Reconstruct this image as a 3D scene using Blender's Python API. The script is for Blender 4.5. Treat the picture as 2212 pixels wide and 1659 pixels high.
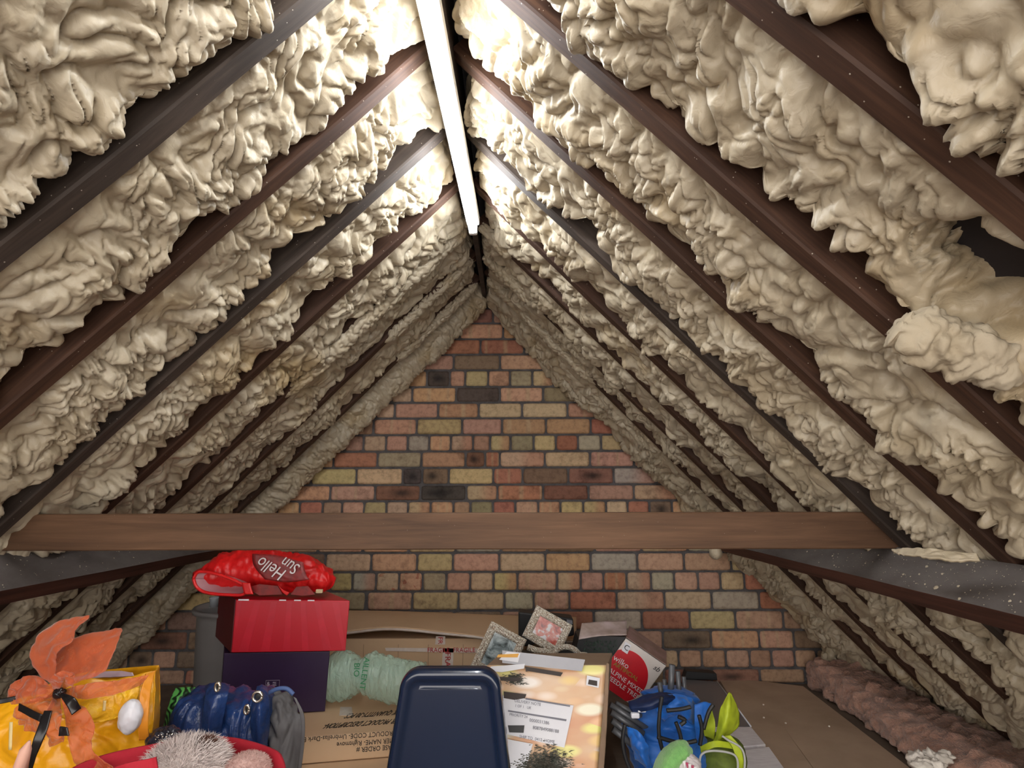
import bpy, bmesh, math, random
import numpy as np
from mathutils import Vector, Matrix, noise as mnoise
from mathutils.bvhtree import BVHTree
random.seed(7); RNG = np.random.default_rng(11)
C = bpy.context.scene.collection
for o in list(bpy.data.objects): bpy.data.objects.remove(o)

# ------------------------------------------------------------------ camera, world, exposure
CZ = 0.93                       # eye height above the loft floor
FPX, TH, YAW, ROLL = 1212.4, 0.19209, 0.00316, 0.00298
r0 = Vector((math.cos(YAW), math.sin(YAW), 0)); f0 = Vector((-math.sin(YAW), math.cos(YAW), 0))
FW = f0*math.cos(TH) + Vector((0, 0, math.sin(TH)))
UP0 = -f0*math.sin(TH) + Vector((0, 0, math.cos(TH)))
RT = r0*math.cos(ROLL) - UP0*math.sin(ROLL); UP = r0*math.sin(ROLL) + UP0*math.cos(ROLL)
cam = bpy.data.cameras.new('camera'); cam.sensor_width = 36; cam.lens = FPX/2212*36; cam.clip_start = .02
co = bpy.data.objects.new('camera', cam); C.objects.link(co)
M = Matrix.Identity(4)
for i in range(3): M[i][0] = RT[i]; M[i][1] = UP[i]; M[i][2] = -FW[i]
M[2][3] = CZ; co.matrix_world = M
bpy.context.scene.camera = co
w = bpy.data.worlds.new('world'); bpy.context.scene.world = w; w.use_nodes = True
w.node_tree.nodes['Background'].inputs[0].default_value = (.95, .9, .85, 1)
w.node_tree.nodes['Background'].inputs[1].default_value = 2.9
vs = bpy.context.scene.view_settings
vs.view_transform = 'Standard'; vs.look = 'None'; vs.gamma = 1; vs.exposure = 0.52; vs.use_curve_mapping = False
TUBE_POWER = 37.0

def at(x, y, Y):                # a point of the place seen at photo position x, y and standing Y metres away
    d = FW*FPX + RT*(x-1106) + UP*(829.5-y)
    return Vector((0, 0, CZ)) + d*(Y/d.y)

# ------------------------------------------------------------------ helpers
def tag(o, label=None, cat=None, group=None, kind=None):
    if label: o['label'] = label
    if cat: o['category'] = cat
    if group: o['group'] = group
    if kind: o['kind'] = kind
    return o
def thing(name, label, cat, loc=(0, 0, 0), group=None):
    o = bpy.data.objects.new(name, None); C.objects.link(o); o.location = loc; o.empty_display_size = .05
    return tag(o, label, cat, group)
def link(name, me, m, parent=None, smooth=True):
    me.materials.clear()
    for q in (m if isinstance(m, (list, tuple)) else [m]): me.materials.append(q)
    o = bpy.data.objects.new(name, me); C.objects.link(o)
    if smooth: me.polygons.foreach_set('use_smooth', [True]*len(me.polygons))
    if parent:
        o.parent = parent
        o.matrix_parent_inverse = Matrix.Translation(-Vector(parent.location)) if parent.type == 'EMPTY' else Matrix.Identity(4)
    return o
def mesh_np(name, V, Fc, m, parent=None, smooth=True):
    me = bpy.data.meshes.new(name)
    V = np.asarray(V, dtype=np.float32); Fc = np.asarray(Fc, dtype=np.int32)
    me.vertices.add(len(V)); me.vertices.foreach_set('co', V.ravel())
    n = Fc.shape[1]
    me.loops.add(Fc.size); me.loops.foreach_set('vertex_index', Fc.ravel())
    me.polygons.add(len(Fc)); me.polygons.foreach_set('loop_start', np.arange(0, Fc.size, n, dtype=np.int32))
    me.update(calc_edges=True); me.validate()
    return link(name, me, m, parent, smooth)
def bm_obj(name, bm, m, parent=None, smooth=False):
    bmesh.ops.recalc_face_normals(bm, faces=bm.faces)
    me = bpy.data.meshes.new(name); bm.to_mesh(me); bm.free()
    return link(name, me, m, parent, smooth)
def grid_faces(nu, nv, off=0, wrap=False):
    i = np.arange(nu-1)[:, None]; j = np.arange(nv if wrap else nv-1)[None, :]
    j2 = (j+1) % nv
    a = i*nv+j; b = i*nv+j2; c = (i+1)*nv+j2; d = (i+1)*nv+j
    return np.stack([a, b, c, d], -1).reshape(-1, 4)+off
_perm = np.random.default_rng(3).permutation(256).astype(np.int32)
_g = np.array([(1,1,0),(-1,1,0),(1,-1,0),(-1,-1,0),(1,0,1),(-1,0,1),(1,0,-1),(-1,0,-1),(0,1,1),(0,-1,1),(0,1,-1),(0,-1,-1),(1,1,0),(0,-1,1),(-1,1,0),(0,-1,-1)], dtype=np.float32)
def perlin(P):
    P = np.asarray(P, dtype=np.float32); I = np.floor(P); f = P-I; I = I.astype(np.int32) & 255
    t = f*f*f*(f*(f*6-15)+10); out = 0
    for dx in (0, 1):
        wx = t[:, 0] if dx else 1-t[:, 0]; px = _perm[(I[:, 0]+dx) & 255]
        for dy in (0, 1):
            wy = t[:, 1] if dy else 1-t[:, 1]; py = _perm[(px+I[:, 1]+dy) & 255]
            for dz in (0, 1):
                wz = t[:, 2] if dz else 1-t[:, 2]; g = _g[_perm[(py+I[:, 2]+dz) & 255] & 15]
                out = out + wx*wy*wz*(g[:, 0]*(f[:, 0]-dx)+g[:, 1]*(f[:, 1]-dy)+g[:, 2]*(f[:, 2]-dz))
    return out
def smooth01(x, a, b):
    t = np.clip((x-a)/(b-a), 0, 1); return t*t*(3-2*t)
def add_box(bm, c, s, rot=None, bevel=0, seg=1):
    r = bmesh.ops.create_cube(bm, size=1)
    vs_ = r['verts']; bmesh.ops.scale(bm, verts=vs_, vec=s)
    if bevel:
        es = list({e for v in vs_ for e in v.link_edges})
        rr = bmesh.ops.bevel(bm, geom=es, offset=bevel, segments=seg, affect='EDGES', profile=.5)
        vs_ = list({v for f in rr['faces'] for v in f.verts} | {v for v in vs_ if v.is_valid})
    Mx = Matrix.Translation(c)
    if rot is not None: Mx = Mx @ (rot.to_4x4() if hasattr(rot, 'to_4x4') else rot)
    bmesh.ops.transform(bm, matrix=Mx, verts=vs_)
    return vs_
def box(name, c, s, m, parent=None, rot=None, bevel=.002, seg=2):
    bm = bmesh.new(); add_box(bm, Vector(c), s, rot, bevel, seg); return bm_obj(name, bm, m, parent)
def frame_rot(ex, ey, ez): return Matrix((ex, ey, ez)).transposed()
def quad_prism(name, pts, depth, m, parent=None, bevel=.002):   # a face by its 4 corners, given real depth along a vector
    bm = bmesh.new(); n = len(pts)
    a = [bm.verts.new(p) for p in pts]; b = [bm.verts.new(Vector(p)+Vector(depth)) for p in pts]
    bm.faces.new(a); bm.faces.new(b[::-1])
    for i in range(n): bm.faces.new((a[i], b[i], b[(i+1) % n], a[(i+1) % n]))
    bmesh.ops.recalc_face_normals(bm, faces=bm.faces)
    if bevel: bmesh.ops.bevel(bm, geom=list(bm.edges), offset=bevel, segments=2, affect='EDGES', profile=.5)
    return bm_obj(name, bm, m, parent)
def tube_v(pts, r, n=10, cap=True):
    pts = [Vector(p) for p in pts]; V = []; k = len(pts)
    rr = r if isinstance(r, (list, tuple)) else [r]*k
    up = Vector((.13, .2, 1)).normalized()
    for i, p in enumerate(pts):
        t = (pts[min(i+1, k-1)]-pts[max(i-1, 0)]).normalized()
        a = t.cross(up).normalized(); b = t.cross(a).normalized()
        for j in range(n):
            an = 2*math.pi*j/n; V.append(p+(a*math.cos(an)+b*math.sin(an))*rr[i])
    Fs = grid_faces(k, n, wrap=True).tolist()
    if cap:
        V.append(pts[0]); V.append(pts[-1]); c0, c1 = len(V)-2, len(V)-1
        for j in range(n):
            Fs.append([c0, (j+1) % n, j, c0]); Fs.append([c1, (k-1)*n+j, (k-1)*n+(j+1) % n, c1])
    return [tuple(v) for v in V], Fs
def poly_obj(name, V, Fs, m, parent=None, smooth=True):
    me = bpy.data.meshes.new(name); Fs = [tuple(dict.fromkeys(f)) for f in Fs]
    me.from_pydata(V, [], [f for f in Fs if len(f) > 2]); me.validate(); me.update()
    return link(name, me, m, parent, smooth)
def tube(name, pts, r, m, parent=None, n=10):
    V, Fs = tube_v(pts, r, n); return poly_obj(name, V, Fs, m, parent)
def smooth_line(pts, k=8):
    P = [Vector(p) for p in pts]; out = []
    for i in range(len(P)-1):
        p0 = P[max(i-1, 0)]; p1 = P[i]; p2 = P[i+1]; p3 = P[min(i+2, len(P)-1)]
        for j in range(k):
            t = j/k
            out.append(.5*((2*p1)+(-p0+p2)*t+(2*p0-5*p1+4*p2-p3)*t*t+(-p0+3*p1-3*p2+p3)*t**3))
    out.append(P[-1]); return out
def cr(A, n, axis):             # Catmull-Rom resample of an array along one axis
    A = np.moveaxis(np.asarray(A, float), axis, 0); m = A.shape[0]
    t = np.linspace(0, m-1, n); i = np.minimum(t.astype(int), m-2); u = (t-i)
    u = u.reshape((-1,)+(1,)*(A.ndim-1))
    p1 = A[i]; p2 = A[i+1]
    p0 = np.where((i == 0).reshape(u.shape), 2*p1-p2, A[np.maximum(i-1, 0)])
    p3 = np.where((i+2 > m-1).reshape(u.shape), 2*p2-p1, A[np.minimum(i+2, m-1)])
    R = .5*(2*p1+(p2-p0)*u+(2*p0-5*p1+4*p2-p3)*u*u+(-p0+3*p1-3*p2+p3)*u**3)
    return np.moveaxis(R, 0, axis)
def normals(G):
    du = np.gradient(G, axis=0); dv = np.gradient(G, axis=1); n = np.cross(du, dv)
    return n/(np.linalg.norm(n, axis=-1, keepdims=True)+1e-9)
def wrinkle(P, amp, sc, seed=0, stretch=(1, 1, 1)):
    Q = P.reshape(-1, 3)/sc*np.array(stretch)+seed*7.3
    Q = Q+.6*np.stack([perlin(Q*.7+5), perlin(Q*.7+9), perlin(Q*.7+14)], -1)
    h = np.abs(perlin(Q))*1.5+.6*np.abs(perlin(Q*2.3+3))-.4
    return (h*amp).reshape(P.shape[:-1])
def patch(name, ctrl, m, parent=None, res=(40, 40), amp=0., sc=.05, th=.002, seed=0, stretch=(1, 1, 1), mid=None):
    G = cr(cr([[tuple(p) for p in r] for r in ctrl], res[0], 0), res[1], 1)
    N = normals(G)
    if amp: G = G+N*wrinkle(G, amp, sc, seed, stretch)[..., None]
    N = normals(G); B = G-N*th; nu, nv = G.shape[:2]; o = nu*nv
    V = np.concatenate([G.reshape(-1, 3), B.reshape(-1, 3)])
    F1 = grid_faces(nu, nv); F2 = grid_faces(nu, nv)[:, ::-1]+o
    rim = []
    b = [(i, 0) for i in range(nu)]+[(nu-1, j) for j in range(1, nv)]+[(i, nv-1) for i in range(nu-2, -1, -1)]+[(0, j) for j in range(nv-2, 0, -1)]
    for k in range(len(b)):
        p = b[k][0]*nv+b[k][1]; q = b[(k+1) % len(b)][0]*nv+b[(k+1) % len(b)][1]
        rim.append((p, q, q+o, p+o))
    return mesh_np(name, V, np.concatenate([F1, F2, np.array(rim)]), m, parent)
def loft(name, secs, m, parent=None, res=(60, 48), amp=0., sc=.05, seed=0, cap=(True, True), power=2.0, stretch=(1, 1, 1)):
    # secs: (centre, half vector a, half vector b) rings
    n = 24; R = []
    for c, a, b in secs:
        an = np.linspace(0, 2*np.pi, n, endpoint=False)
        ca = np.sign(np.cos(an))*np.abs(np.cos(an))**(2/power); sa = np.sign(np.sin(an))*np.abs(np.sin(an))**(2/power)
        R.append(np.array(c)[None]+ca[:, None]*np.array(a)[None]+sa[:, None]*np.array(b)[None])
    R = cr(np.array(R), res[0], 0)
    R = cr(np.concatenate([R[:, -2:], R, R[:, :3]], 1), (n+4)*2+1, 1)[:, 4:4+2*n]
    n2 = R.shape[1]; ctr = R.mean(1, keepdims=True)
    if amp:
        N = R-ctr; N /= np.linalg.norm(N, axis=-1, keepdims=True)+1e-9
        R = R+N*wrinkle(R, amp, sc, seed, stretch)[..., None]
    V = R.reshape(-1, 3).tolist(); Fs = grid_faces(res[0], n2, wrap=True).tolist()
    if cap[0]:
        V.append(ctr[0, 0].tolist()); k = len(V)-1; Fs += [[k, (j+1) % n2, j] for j in range(n2)]
    if cap[1]:
        V.append(ctr[-1, 0].tolist()); k = len(V)-1; o = (res[0]-1)*n2; Fs += [[k, o+j, o+(j+1) % n2] for j in range(n2)]
    return poly_obj(name, V, Fs, m, parent)
def blob(name, c, rad, m, parent=None, amp=.1, sc=.05, seed=0, res=(40, 60), rot=None):
    u = np.linspace(0, np.pi, res[0]); v = np.linspace(0, 2*np.pi, res[1], endpoint=False)
    U, W = np.meshgrid(u, v, indexing='ij')
    D = np.stack([np.sin(U)*np.cos(W), np.sin(U)*np.sin(W), np.cos(U)], -1)
    P = D*np.array(rad)
    P = P+D*wrinkle(P, amp, sc, seed)[..., None]
    if rot is not None: P = P@np.array(rot).T
    P = P+np.array(c)
    return mesh_np(name, P.reshape(-1, 3), grid_faces(res[0], res[1], wrap=True), m, parent)
def text_obj(name, s, m, parent, org, ex, ey, size, th=.0006, align='CENTER', shear=0, squeeze=1.0, onto=None, off=.001, spacing=1.0):
    cu = bpy.data.curves.new('t', 'FONT'); cu.body = s; cu.size = size; cu.align_x = align; cu.align_y = 'CENTER'; cu.shear = shear
    cu.extrude = th; cu.resolution_u = 3; cu.space_line = spacing
    tmp = bpy.data.objects.new('t', cu); C.objects.link(tmp)
    me = bpy.data.meshes.new_from_object(tmp.evaluated_get(bpy.context.evaluated_depsgraph_get()))
    bpy.data.objects.remove(tmp); bpy.data.curves.remove(cu)
    ex = Vector(ex).normalized(); ey = Vector(ey).normalized(); ez = ex.cross(ey).normalized()
    bv = None
    if onto:
        bm = bmesh.new()
        for t in onto: bm.from_mesh(t.data)
        bv = BVHTree.FromBMesh(bm); bm.free()
    for v in me.vertices:
        p = Vector(org)+ex*v.co.x*squeeze+ey*v.co.y+ez*v.co.z
        if bv:
            h = bv.ray_cast(Vector(org)+ex*v.co.x*squeeze+ey*v.co.y+ez*.3, -ez)
            if h[0]: p = h[0]+ez*(off+v.co.z)
        v.co = p
    return link(name, me, m, parent, False)

# ------------------------------------------------------------------ materials
def new_mat(name):
    m = bpy.data.materials.new(name); m.use_nodes = True
    nt = m.node_tree; return m, nt, nt.nodes['Principled BSDF']
def nd(nt, t, **k):
    n = nt.nodes.new(t)
    for a, b in k.items(): setattr(n, a, b)
    return n
def ramp(nt, stops, fac):
    r = nd(nt, 'ShaderNodeValToRGB'); e = r.color_ramp.elements
    while len(e) < len(stops): e.new(.5)
    for i, (p, c) in enumerate(stops): e[i].position = p; e[i].color = (*c, 1)
    nt.links.new(fac, r.inputs[0]); return r.outputs[0]
def noise_n(nt, scale, detail=4, rough=.55, vec=None, dist=0):
    n = nd(nt, 'ShaderNodeTexNoise'); n.inputs['Scale'].default_value = scale; n.inputs['Detail'].default_value = detail
    n.inputs['Roughness'].default_value = rough; n.inputs['Distortion'].default_value = dist
    if vec: nt.links.new(vec, n.inputs['Vector'])
    return n
def objvec(nt, scale=(1, 1, 1), rot=(0, 0, 0), loc=(0, 0, 0)):
    t = nd(nt, 'ShaderNodeTexCoord'); mp = nd(nt, 'ShaderNodeMapping')
    mp.inputs['Scale'].default_value = scale; mp.inputs['Rotation'].default_value = rot; mp.inputs['Location'].default_value = loc
    nt.links.new(t.outputs['Object'], mp.inputs[0]); return mp.outputs[0]
def bump(nt, b, h, strength, dist=.002, prev=None):
    n = nd(nt, 'ShaderNodeBump'); n.inputs['Strength'].default_value = strength; n.inputs['Distance'].default_value = dist
    nt.links.new(h, n.inputs['Height'])
    if prev: nt.links.new(prev, n.inputs['Normal'])
    nt.links.new(n.outputs[0], b.inputs['Normal']); return n.outputs[0]
def mat(name, c1, c2=None, rough=.6, metal=0, sc=12, bsc=60, bs=.3, bd=.001, spec=.5, trans=0, coat=0, vscale=(1, 1, 1), sheen=0):
    m, nt, b = new_mat(name); v = objvec(nt, vscale)
    c2 = c2 or tuple(x*.8 for x in c1)
    nt.links.new(ramp(nt, [(.35, c1), (.68, c2)], noise_n(nt, sc, 5, .6, v).outputs[0]), b.inputs['Base Color'])
    b.inputs['Roughness'].default_value = rough; b.inputs['Metallic'].default_value = metal
    b.inputs['Specular IOR Level'].default_value = spec; b.inputs['Coat Weight'].default_value = coat
    b.inputs['Sheen Weight'].default_value = sheen
    if trans: b.inputs['Transmission Weight'].default_value = trans
    if bs: bump(nt, b, noise_n(nt, bsc, 4, .6, v).outputs[0], bs, bd)
    return m
def wood_mat(name, c1, c2, c3, axis='X', rough=.65):
    m, nt, b = new_mat(name)
    s = {'X': (1.2, 22, 22), 'Y': (22, 1.2, 22), 'Z': (22, 22, 1.2)}[axis]
    v = objvec(nt, s); n1 = noise_n(nt, 2.2, 6, .65, v, .6)
    v2 = objvec(nt, tuple(4 if q > 2 else .8 for q in s)); n2 = noise_n(nt, 1.5, 4, .6, v2)
    col = ramp(nt, [(.3, c1), (.52, c2), (.72, c3)], n1.outputs[0])
    mx = nd(nt, 'ShaderNodeMix', data_type='RGBA', blend_type='MULTIPLY'); mx.inputs['Factor'].default_value = .75
    nt.links.new(col, mx.inputs['A'])
    nt.links.new(ramp(nt, [(.3, (.35, .33, .33)), (.65, (1, 1, 1))], n2.outputs[0]), mx.inputs['B'])
    vo = nd(nt, 'ShaderNodeTexVoronoi'); vo.inputs['Scale'].default_value = 55; nt.links.new(objvec(nt), vo.inputs['Vector'])
    mk = ramp(nt, [(.05 if 'rafter' in name else .022, (1, 1, 1)), (.075 if 'rafter' in name else .034, (0, 0, 0))], vo.outputs['Distance']); m3 = nd(nt, 'ShaderNodeMix', data_type='RGBA')
    nt.links.new(mk, m3.inputs['Factor']); nt.links.new(mx.outputs['Result'], m3.inputs['A']); m3.inputs['B'].default_value = (.45, .40, .33, 1)
    nt.links.new(m3.outputs['Result'], b.inputs['Base Color']); b.inputs['Roughness'].default_value = rough
    b.inputs['Specular IOR Level'].default_value = .35
    bump(nt, b, n1.outputs[0], .5, .0015); return m
def foam_mat(name, c1, c2, c3, rough=.42):
    m, nt, b = new_mat(name); v = objvec(nt)
    n = noise_n(nt, 3.2, 4, .6, v)
    nt.links.new(ramp(nt, [(.32, c1), (.52, c2), (.72, c3)], n.outputs[0]), b.inputs['Base Color'])
    b.inputs['Roughness'].default_value = rough; b.inputs['Specular IOR Level'].default_value = .4
    n1 = noise_n(nt, 55, 3, .5, v, .8); n2 = noise_n(nt, 600, 2, .5, v)
    p = bump(nt, b, n1.outputs[0], .55, .004); bump(nt, b, n2.outputs[0], .12, .0006, p); return m
FOAM = foam_mat('cream_spray_foam', (.425, .35, .24), (.45, .385, .285), (.38, .285, .16))
FOAMD = foam_mat('tan_spray_foam', (.66, .55, .36), (.72, .62, .43), (.50, .38, .21), .6)
WOOD_R = wood_mat('rafter_wood', (.036, .017, .011), (.068, .032, .019), (.115, .056, .033), 'X')
WOOD_G = wood_mat('grey_rafter_wood', (.036, .027, .022), (.064, .047, .038), (.10, .073, .058), 'X')
WOOD_B = wood_mat('collar_beam_wood', (.095, .048, .025), (.145, .075, .039), (.19, .10, .054), 'X')
WOOD_P = wood_mat('purlin_wood', (.06, .022, .015), (.11, .042, .028), (.15, .06, .04), 'Y')
FELT = mat('roofing_felt', (.016, .012, .013), (.028, .021, .022), .9, sc=8, bsc=90)
BOARDM = mat('chipboard', (.50, .36, .255), (.41, .29, .20), .75, sc=5, bsc=350, bs=.35)
FLOORM = mat('loft_floor_board', (.17, .12, .085), (.10, .07, .05), .85, sc=6, bsc=140)
MORTAR = mat('mortar', (.13, .12, .122), (.075, .07, .072), .95, sc=25, bsc=140, bs=.9, bd=.004)
CARD = mat('brown_cardboard', (.66, .46, .29), (.60, .405, .245), .75, sc=3, bsc=45, bs=.12, vscale=(1, 1, .3))
CARDD = mat('worn_cardboard', (.30, .20, .13), (.20, .13, .085), .8, sc=5, bsc=60, bs=.3)
TAPE = mat('clear_tape', (.74, .66, .62), (.66, .55, .48), .22, sc=30, bsc=120, bs=.5, coat=.5)
INKR = mat('red_ink', (.55, .03, .035), None, .45, bs=0)
INKB = mat('black_ink', (.02, .016, .014), None, .6, bs=0)
INKG = mat('green_ink', (.02, .25, .10), None, .5, bs=0)
INKW = mat('white_ink', (.85, .8, .8), None, .5, bs=0)
WHITE = mat('white_paper', (.78, .78, .82), (.72, .72, .78), .6, bs=0)
BLACK = mat('matt_black', (.012, .012, .014), (.02, .02, .022), .5, bs=.1)
GREYT = mat('grey_steel_tube', (.16, .165, .18), (.12, .125, .135), .4, metal=.3, bs=0)

# ------------------------------------------------------------------ roof geometry
X0, H = -0.154, CZ+1.0676                    # ridge line of the rafter undersides
SL = {-1: math.radians(45.44), 1: math.radians(46.27)}
def roof_pt(side, s, Y, d):                  # s down the slope, d out into the room
    a = SL[side]; c, q = math.cos(a), math.sin(a)
    return np.stack([X0+side*(s*c-d*q), Y+0*s, H-s*q-d*c], -1)
def slope_len(side): return H/math.sin(SL[side])
RAF = {-1: [.575, .881, 1.175, 1.478, 1.788, 2.10, 2.41, 2.71], 1: [.615, .918, 1.222, 1.521, 1.82, 2.10, 2.376, 2.63]}
RW, RD = .045, .10
ORD = ['nearest the camera', 'second from the camera', 'third from the camera', 'fourth from the camera', 'fifth from the camera', 'sixth from the camera', 'seventh from the camera', 'last before the brick wall']
SN = {-1: 'left', 1: 'right'}
def rafter(side, Y1, label, m):
    L = slope_len(side)-.02; n = 60
    s = np.linspace(.012, L, n); rings = []
    wob = perlin(np.stack([s*2.2, np.full(n, Y1*9), np.full(n, side*3.)], -1))*.006
    wb2 = perlin(np.stack([s*2.5, np.full(n, Y1*9+50), np.full(n, side*3.)], -1))*.004
    for (y, d) in ((Y1-RW, -.004), (Y1-RW+.004, 0), (Y1-.004, 0), (Y1, -.004), (Y1, -RD), (Y1-RW, -RD)):
        P = roof_pt(side, s, y, d+wb2*(1 if d > -.05 else 0)); P[:, 1] += wob; rings.append(P)
    R = np.stack(rings, 1); V = R.reshape(-1, 3)
    F = grid_faces(n, 6, wrap=True).tolist()+[[0, 1, 2, 3, 4, 5][::-1], [(n-1)*6+k for k in range(6)]]
    o = poly_obj('rafter', V.tolist(), F, m, None, False)
    # grain runs along the timber: rebuild in a local frame
    ax = Vector((side*math.cos(SL[side]), 0, -math.sin(SL[side]))); ay = Vector((0, 1, 0)); az = ax.cross(ay)
    Mx = frame_rot(ax, ay, az).to_4x4(); Mx.translation = Vector((X0, Y1, H))
    o.data.transform(Mx.inverted()); o.matrix_world = Mx
    return tag(o, label, 'rafter', 'rafters of the %s slope' % SN[side])
for side in (-1, 1):
    for i, y in enumerate(RAF[side]):
        grey = (side == -1 and i in (1, 3)) or (side == 1 and i == 3)
        rafter(side, y, '%s wooden rafter on the %s roof slope, %s' % ('grey-brown' if grey else 'dark reddish', SN[side], ORD[i]), WOOD_G if grey else WOOD_R)
# roof deck (dark felt)
bm = bmesh.new()
for side in (-1, 1):
    L = slope_len(side)+.15
    P = [roof_pt(side, np.array([s]), y, d)[0] for d in (-RD-.001, -RD-.03) for s, y in ((-.10, -.35), (L, -.35), (L, 3.05), (-.10, 3.05))]
    v = [bm.verts.new(p) for p in P]
    for f in ((0, 1, 2, 3), (7, 6, 5, 4), (0, 4, 5, 1), (1, 5, 6, 2), (2, 6, 7, 3), (3, 7, 4, 0)): bm.faces.new([v[k] for k in f])
tag(bm_obj('ceiling', bm, FELT), kind='structure')
# ridge board
tag(box('ridge_board', (X0, 1.33, H+.035), (.022, 3.35, .16), WOOD_G), 'dark ridge board running along the roof peak above the strip light', 'ridge board')

# ------------------------------------------------------------------ sprayed foam
def roof_hit(x, y, side):
    d = FW*FPX + RT*(x-1106) + UP*(829.5-y); a = math.tan(SL[side])
    t = (H-CZ+side*X0*a)/(d.z+side*d.x*a); p = d*t
    return (p.x-X0)*side/math.cos(SL[side]), p.y
HOLES = [roof_hit(2085, 655, 1)+(.10, .075), roof_hit(2102, 1382, 1)+(.035, .03)]
def foam_bay(side, ya, yb, seed, label, res=.0042, B0=-.004, gap=.035, amp=1.0, mode=None, m=FOAM, group=True):
    L = slope_len(side)-.03; ns = int(L/res); wd = yb-ya; nq = int((wd+.12)/res)
    s = np.linspace(.0, L, ns); q = np.linspace(0, 1, nq)
    S, Q = np.meshgrid(s, q, indexing='ij')
    k = np.stack([s*4.5, np.full(ns, seed*3.7), np.full(ns, .5)], -1)
    k2 = np.stack([s*12, np.full(ns, seed*5.1), np.full(ns, 1.5)], -1)
    nB = perlin(k)+.6*perlin(k2); nG = perlin(k+31)+.8*perlin(k2+31)
    B = (B0+.022*nB)[:, None]; G = np.clip(gap+.045*nG, -.004, .09)[:, None]
    a = np.clip(Q/.74, 0, 1); b = np.clip((Q-.74)/.26, 0, 1)
    Ff = a*.90+.10*np.sin(b*np.pi/2)
    lo = -.022
    D = np.where(Q < .74, lo+(B-lo)*np.sin(a*np.pi/2)**.9, B-(B+.098)*(1-np.cos(b*np.pi/2)))
    if side > 0:
        for hs, hy, hr, hw in HOLES:
            if ya < hy < yb:
                g = np.exp(-(((S-hs)/hr)**2+((ya+wd*Ff-hy)/hw)**2)**2); D = D-.16*g
    if mode == 'bead':           # tubular bead sprayed along the brick wall
        Ff = .25+.75*Q; D = -.05+.115*np.sin(np.pi*np.clip(Q, 0, 1))**.8+.0*B
    D = D-.05*(1-smooth01(S, 0, .07))
    Y = ya+(wd-G)*Ff if mode != 'bead' else ya+wd*Ff
    # unit normal of the profile
    dY = np.gradient(Y, axis=1); dD = np.gradient(D, axis=1); ln = np.sqrt(dY**2+dD**2)+1e-9
    nY, nD = -dD/ln, dY/ln
    P = np.stack([S, Y, D], -1).reshape(-1, 3)+seed*11.3
    c, sn = math.cos(-.8), math.sin(-.8)
    R = np.stack([P[:, 0]*c-P[:, 1]*sn, P[:, 0]*sn+P[:, 1]*c, P[:, 2]], -1)
    W = np.stack([perlin(R/.09), perlin(R/.09+17), perlin(R/.09+33)], -1)
    W2 = np.stack([perlin(R/.03+5), perlin(R/.03+21), perlin(R/.03+37)], -1)
    R = R+W*.045+W2*.008
    st = np.array([.62, 1.15, 1.0]) if mode != 'bead' else np.array([1, 1, 1])
    big = np.abs(perlin(R/.085)); med = np.abs(perlin(R*st/.038+3)); sm = np.abs(perlin(R*st/.0165+8))
    loc = smooth01(perlin(P/.16+60), -.25, .25)      # calm and busy patches
    disp = .030*np.tanh(3*big)+(.017*loc+.006)*np.tanh(4.2*med)+(.0065*loc+.0015)*np.tanh(4*sm)-.026
    if mode == 'bead':
        Rb = P.copy(); Rb[:, 0] += .25*perlin(P/.12)*.12
        fold = np.abs(np.sin((Rb[:, 0]*95+3*perlin(P/.10)+2*perlin(P/.035))))
        disp = .010*fold**.6+.035*big+.010*sm-.012
    edge = (.30+.70*smooth01(a, .0, .40)).reshape(-1) if mode != 'bead' else 1
    disp = disp*edge*amp*(1-.55*smooth01(b, .1, .9).reshape(-1) if mode != 'bead' else 1)
    Y = Y+nY*disp.reshape(Y.shape); D = D+nD*disp.reshape(D.shape)
    Y = np.clip(Y, ya+.0, yb+.004) if mode != 'bead' else np.minimum(Y, 3.0)
    V = roof_pt(side, S, Y, D).reshape(-1, 3)
    o = mesh_np('foam_insulation', V, grid_faces(ns, nq), m)
    return tag(o, label, 'insulation', 'sprayed foam between the rafters')
BAYN = ['filling the bay nearest the camera', 'in the second bay from the camera', 'in the third bay from the camera', 'in the fourth bay from the camera', 'in the fifth bay from the camera', 'in the sixth bay from the camera', 'in the seventh bay from the camera', 'in the narrow bay beside the last rafter']
for side in (-1, 1):
    R = RAF[side]
    foam_bay(side, R[0]-.30, R[0]-RW, 40+side, 'cream sprayed foam on the %s slope, %s' % (SN[side], BAYN[0]), .005)
    for i in range(len(R)-1):
        near = i < 3
        foam_bay(side, R[i], R[i+1]-RW, 3+i*2+(side > 0), 'lumpy cream sprayed foam on the %s slope, %s' % (SN[side], BAYN[i+1]),
                 .0036 if near else .0042, B0=.004 if i < 4 else .0, gap=(.024 if side < 0 else .018) if i < 4 else .018, amp=1.0 if i < 5 else .8)
    foam_bay(side, R[-1], 3.0, 60+side, 'thick rolled bead of cream foam where the %s slope meets the brick wall' % SN[side], .0042,
             mode='bead' if side < 0 else None, B0=.05, gap=.01)
    for k in range(1):
        yb = R[0]-.30-RW-.3*k
        o = foam_bay(side, yb-.255, yb, 70+k*2+side, 'cream sprayed foam behind the camera on the %s slope' % SN[side], .02)
    for k in range(2):
        rafter(side, R[0]-.30-.3*k, 'dark wooden rafter on the %s slope, %s' % (SN[side], ('outside the frame just above the camera', 'outside the frame behind the camera')[k]), WOOD_R)

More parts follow.
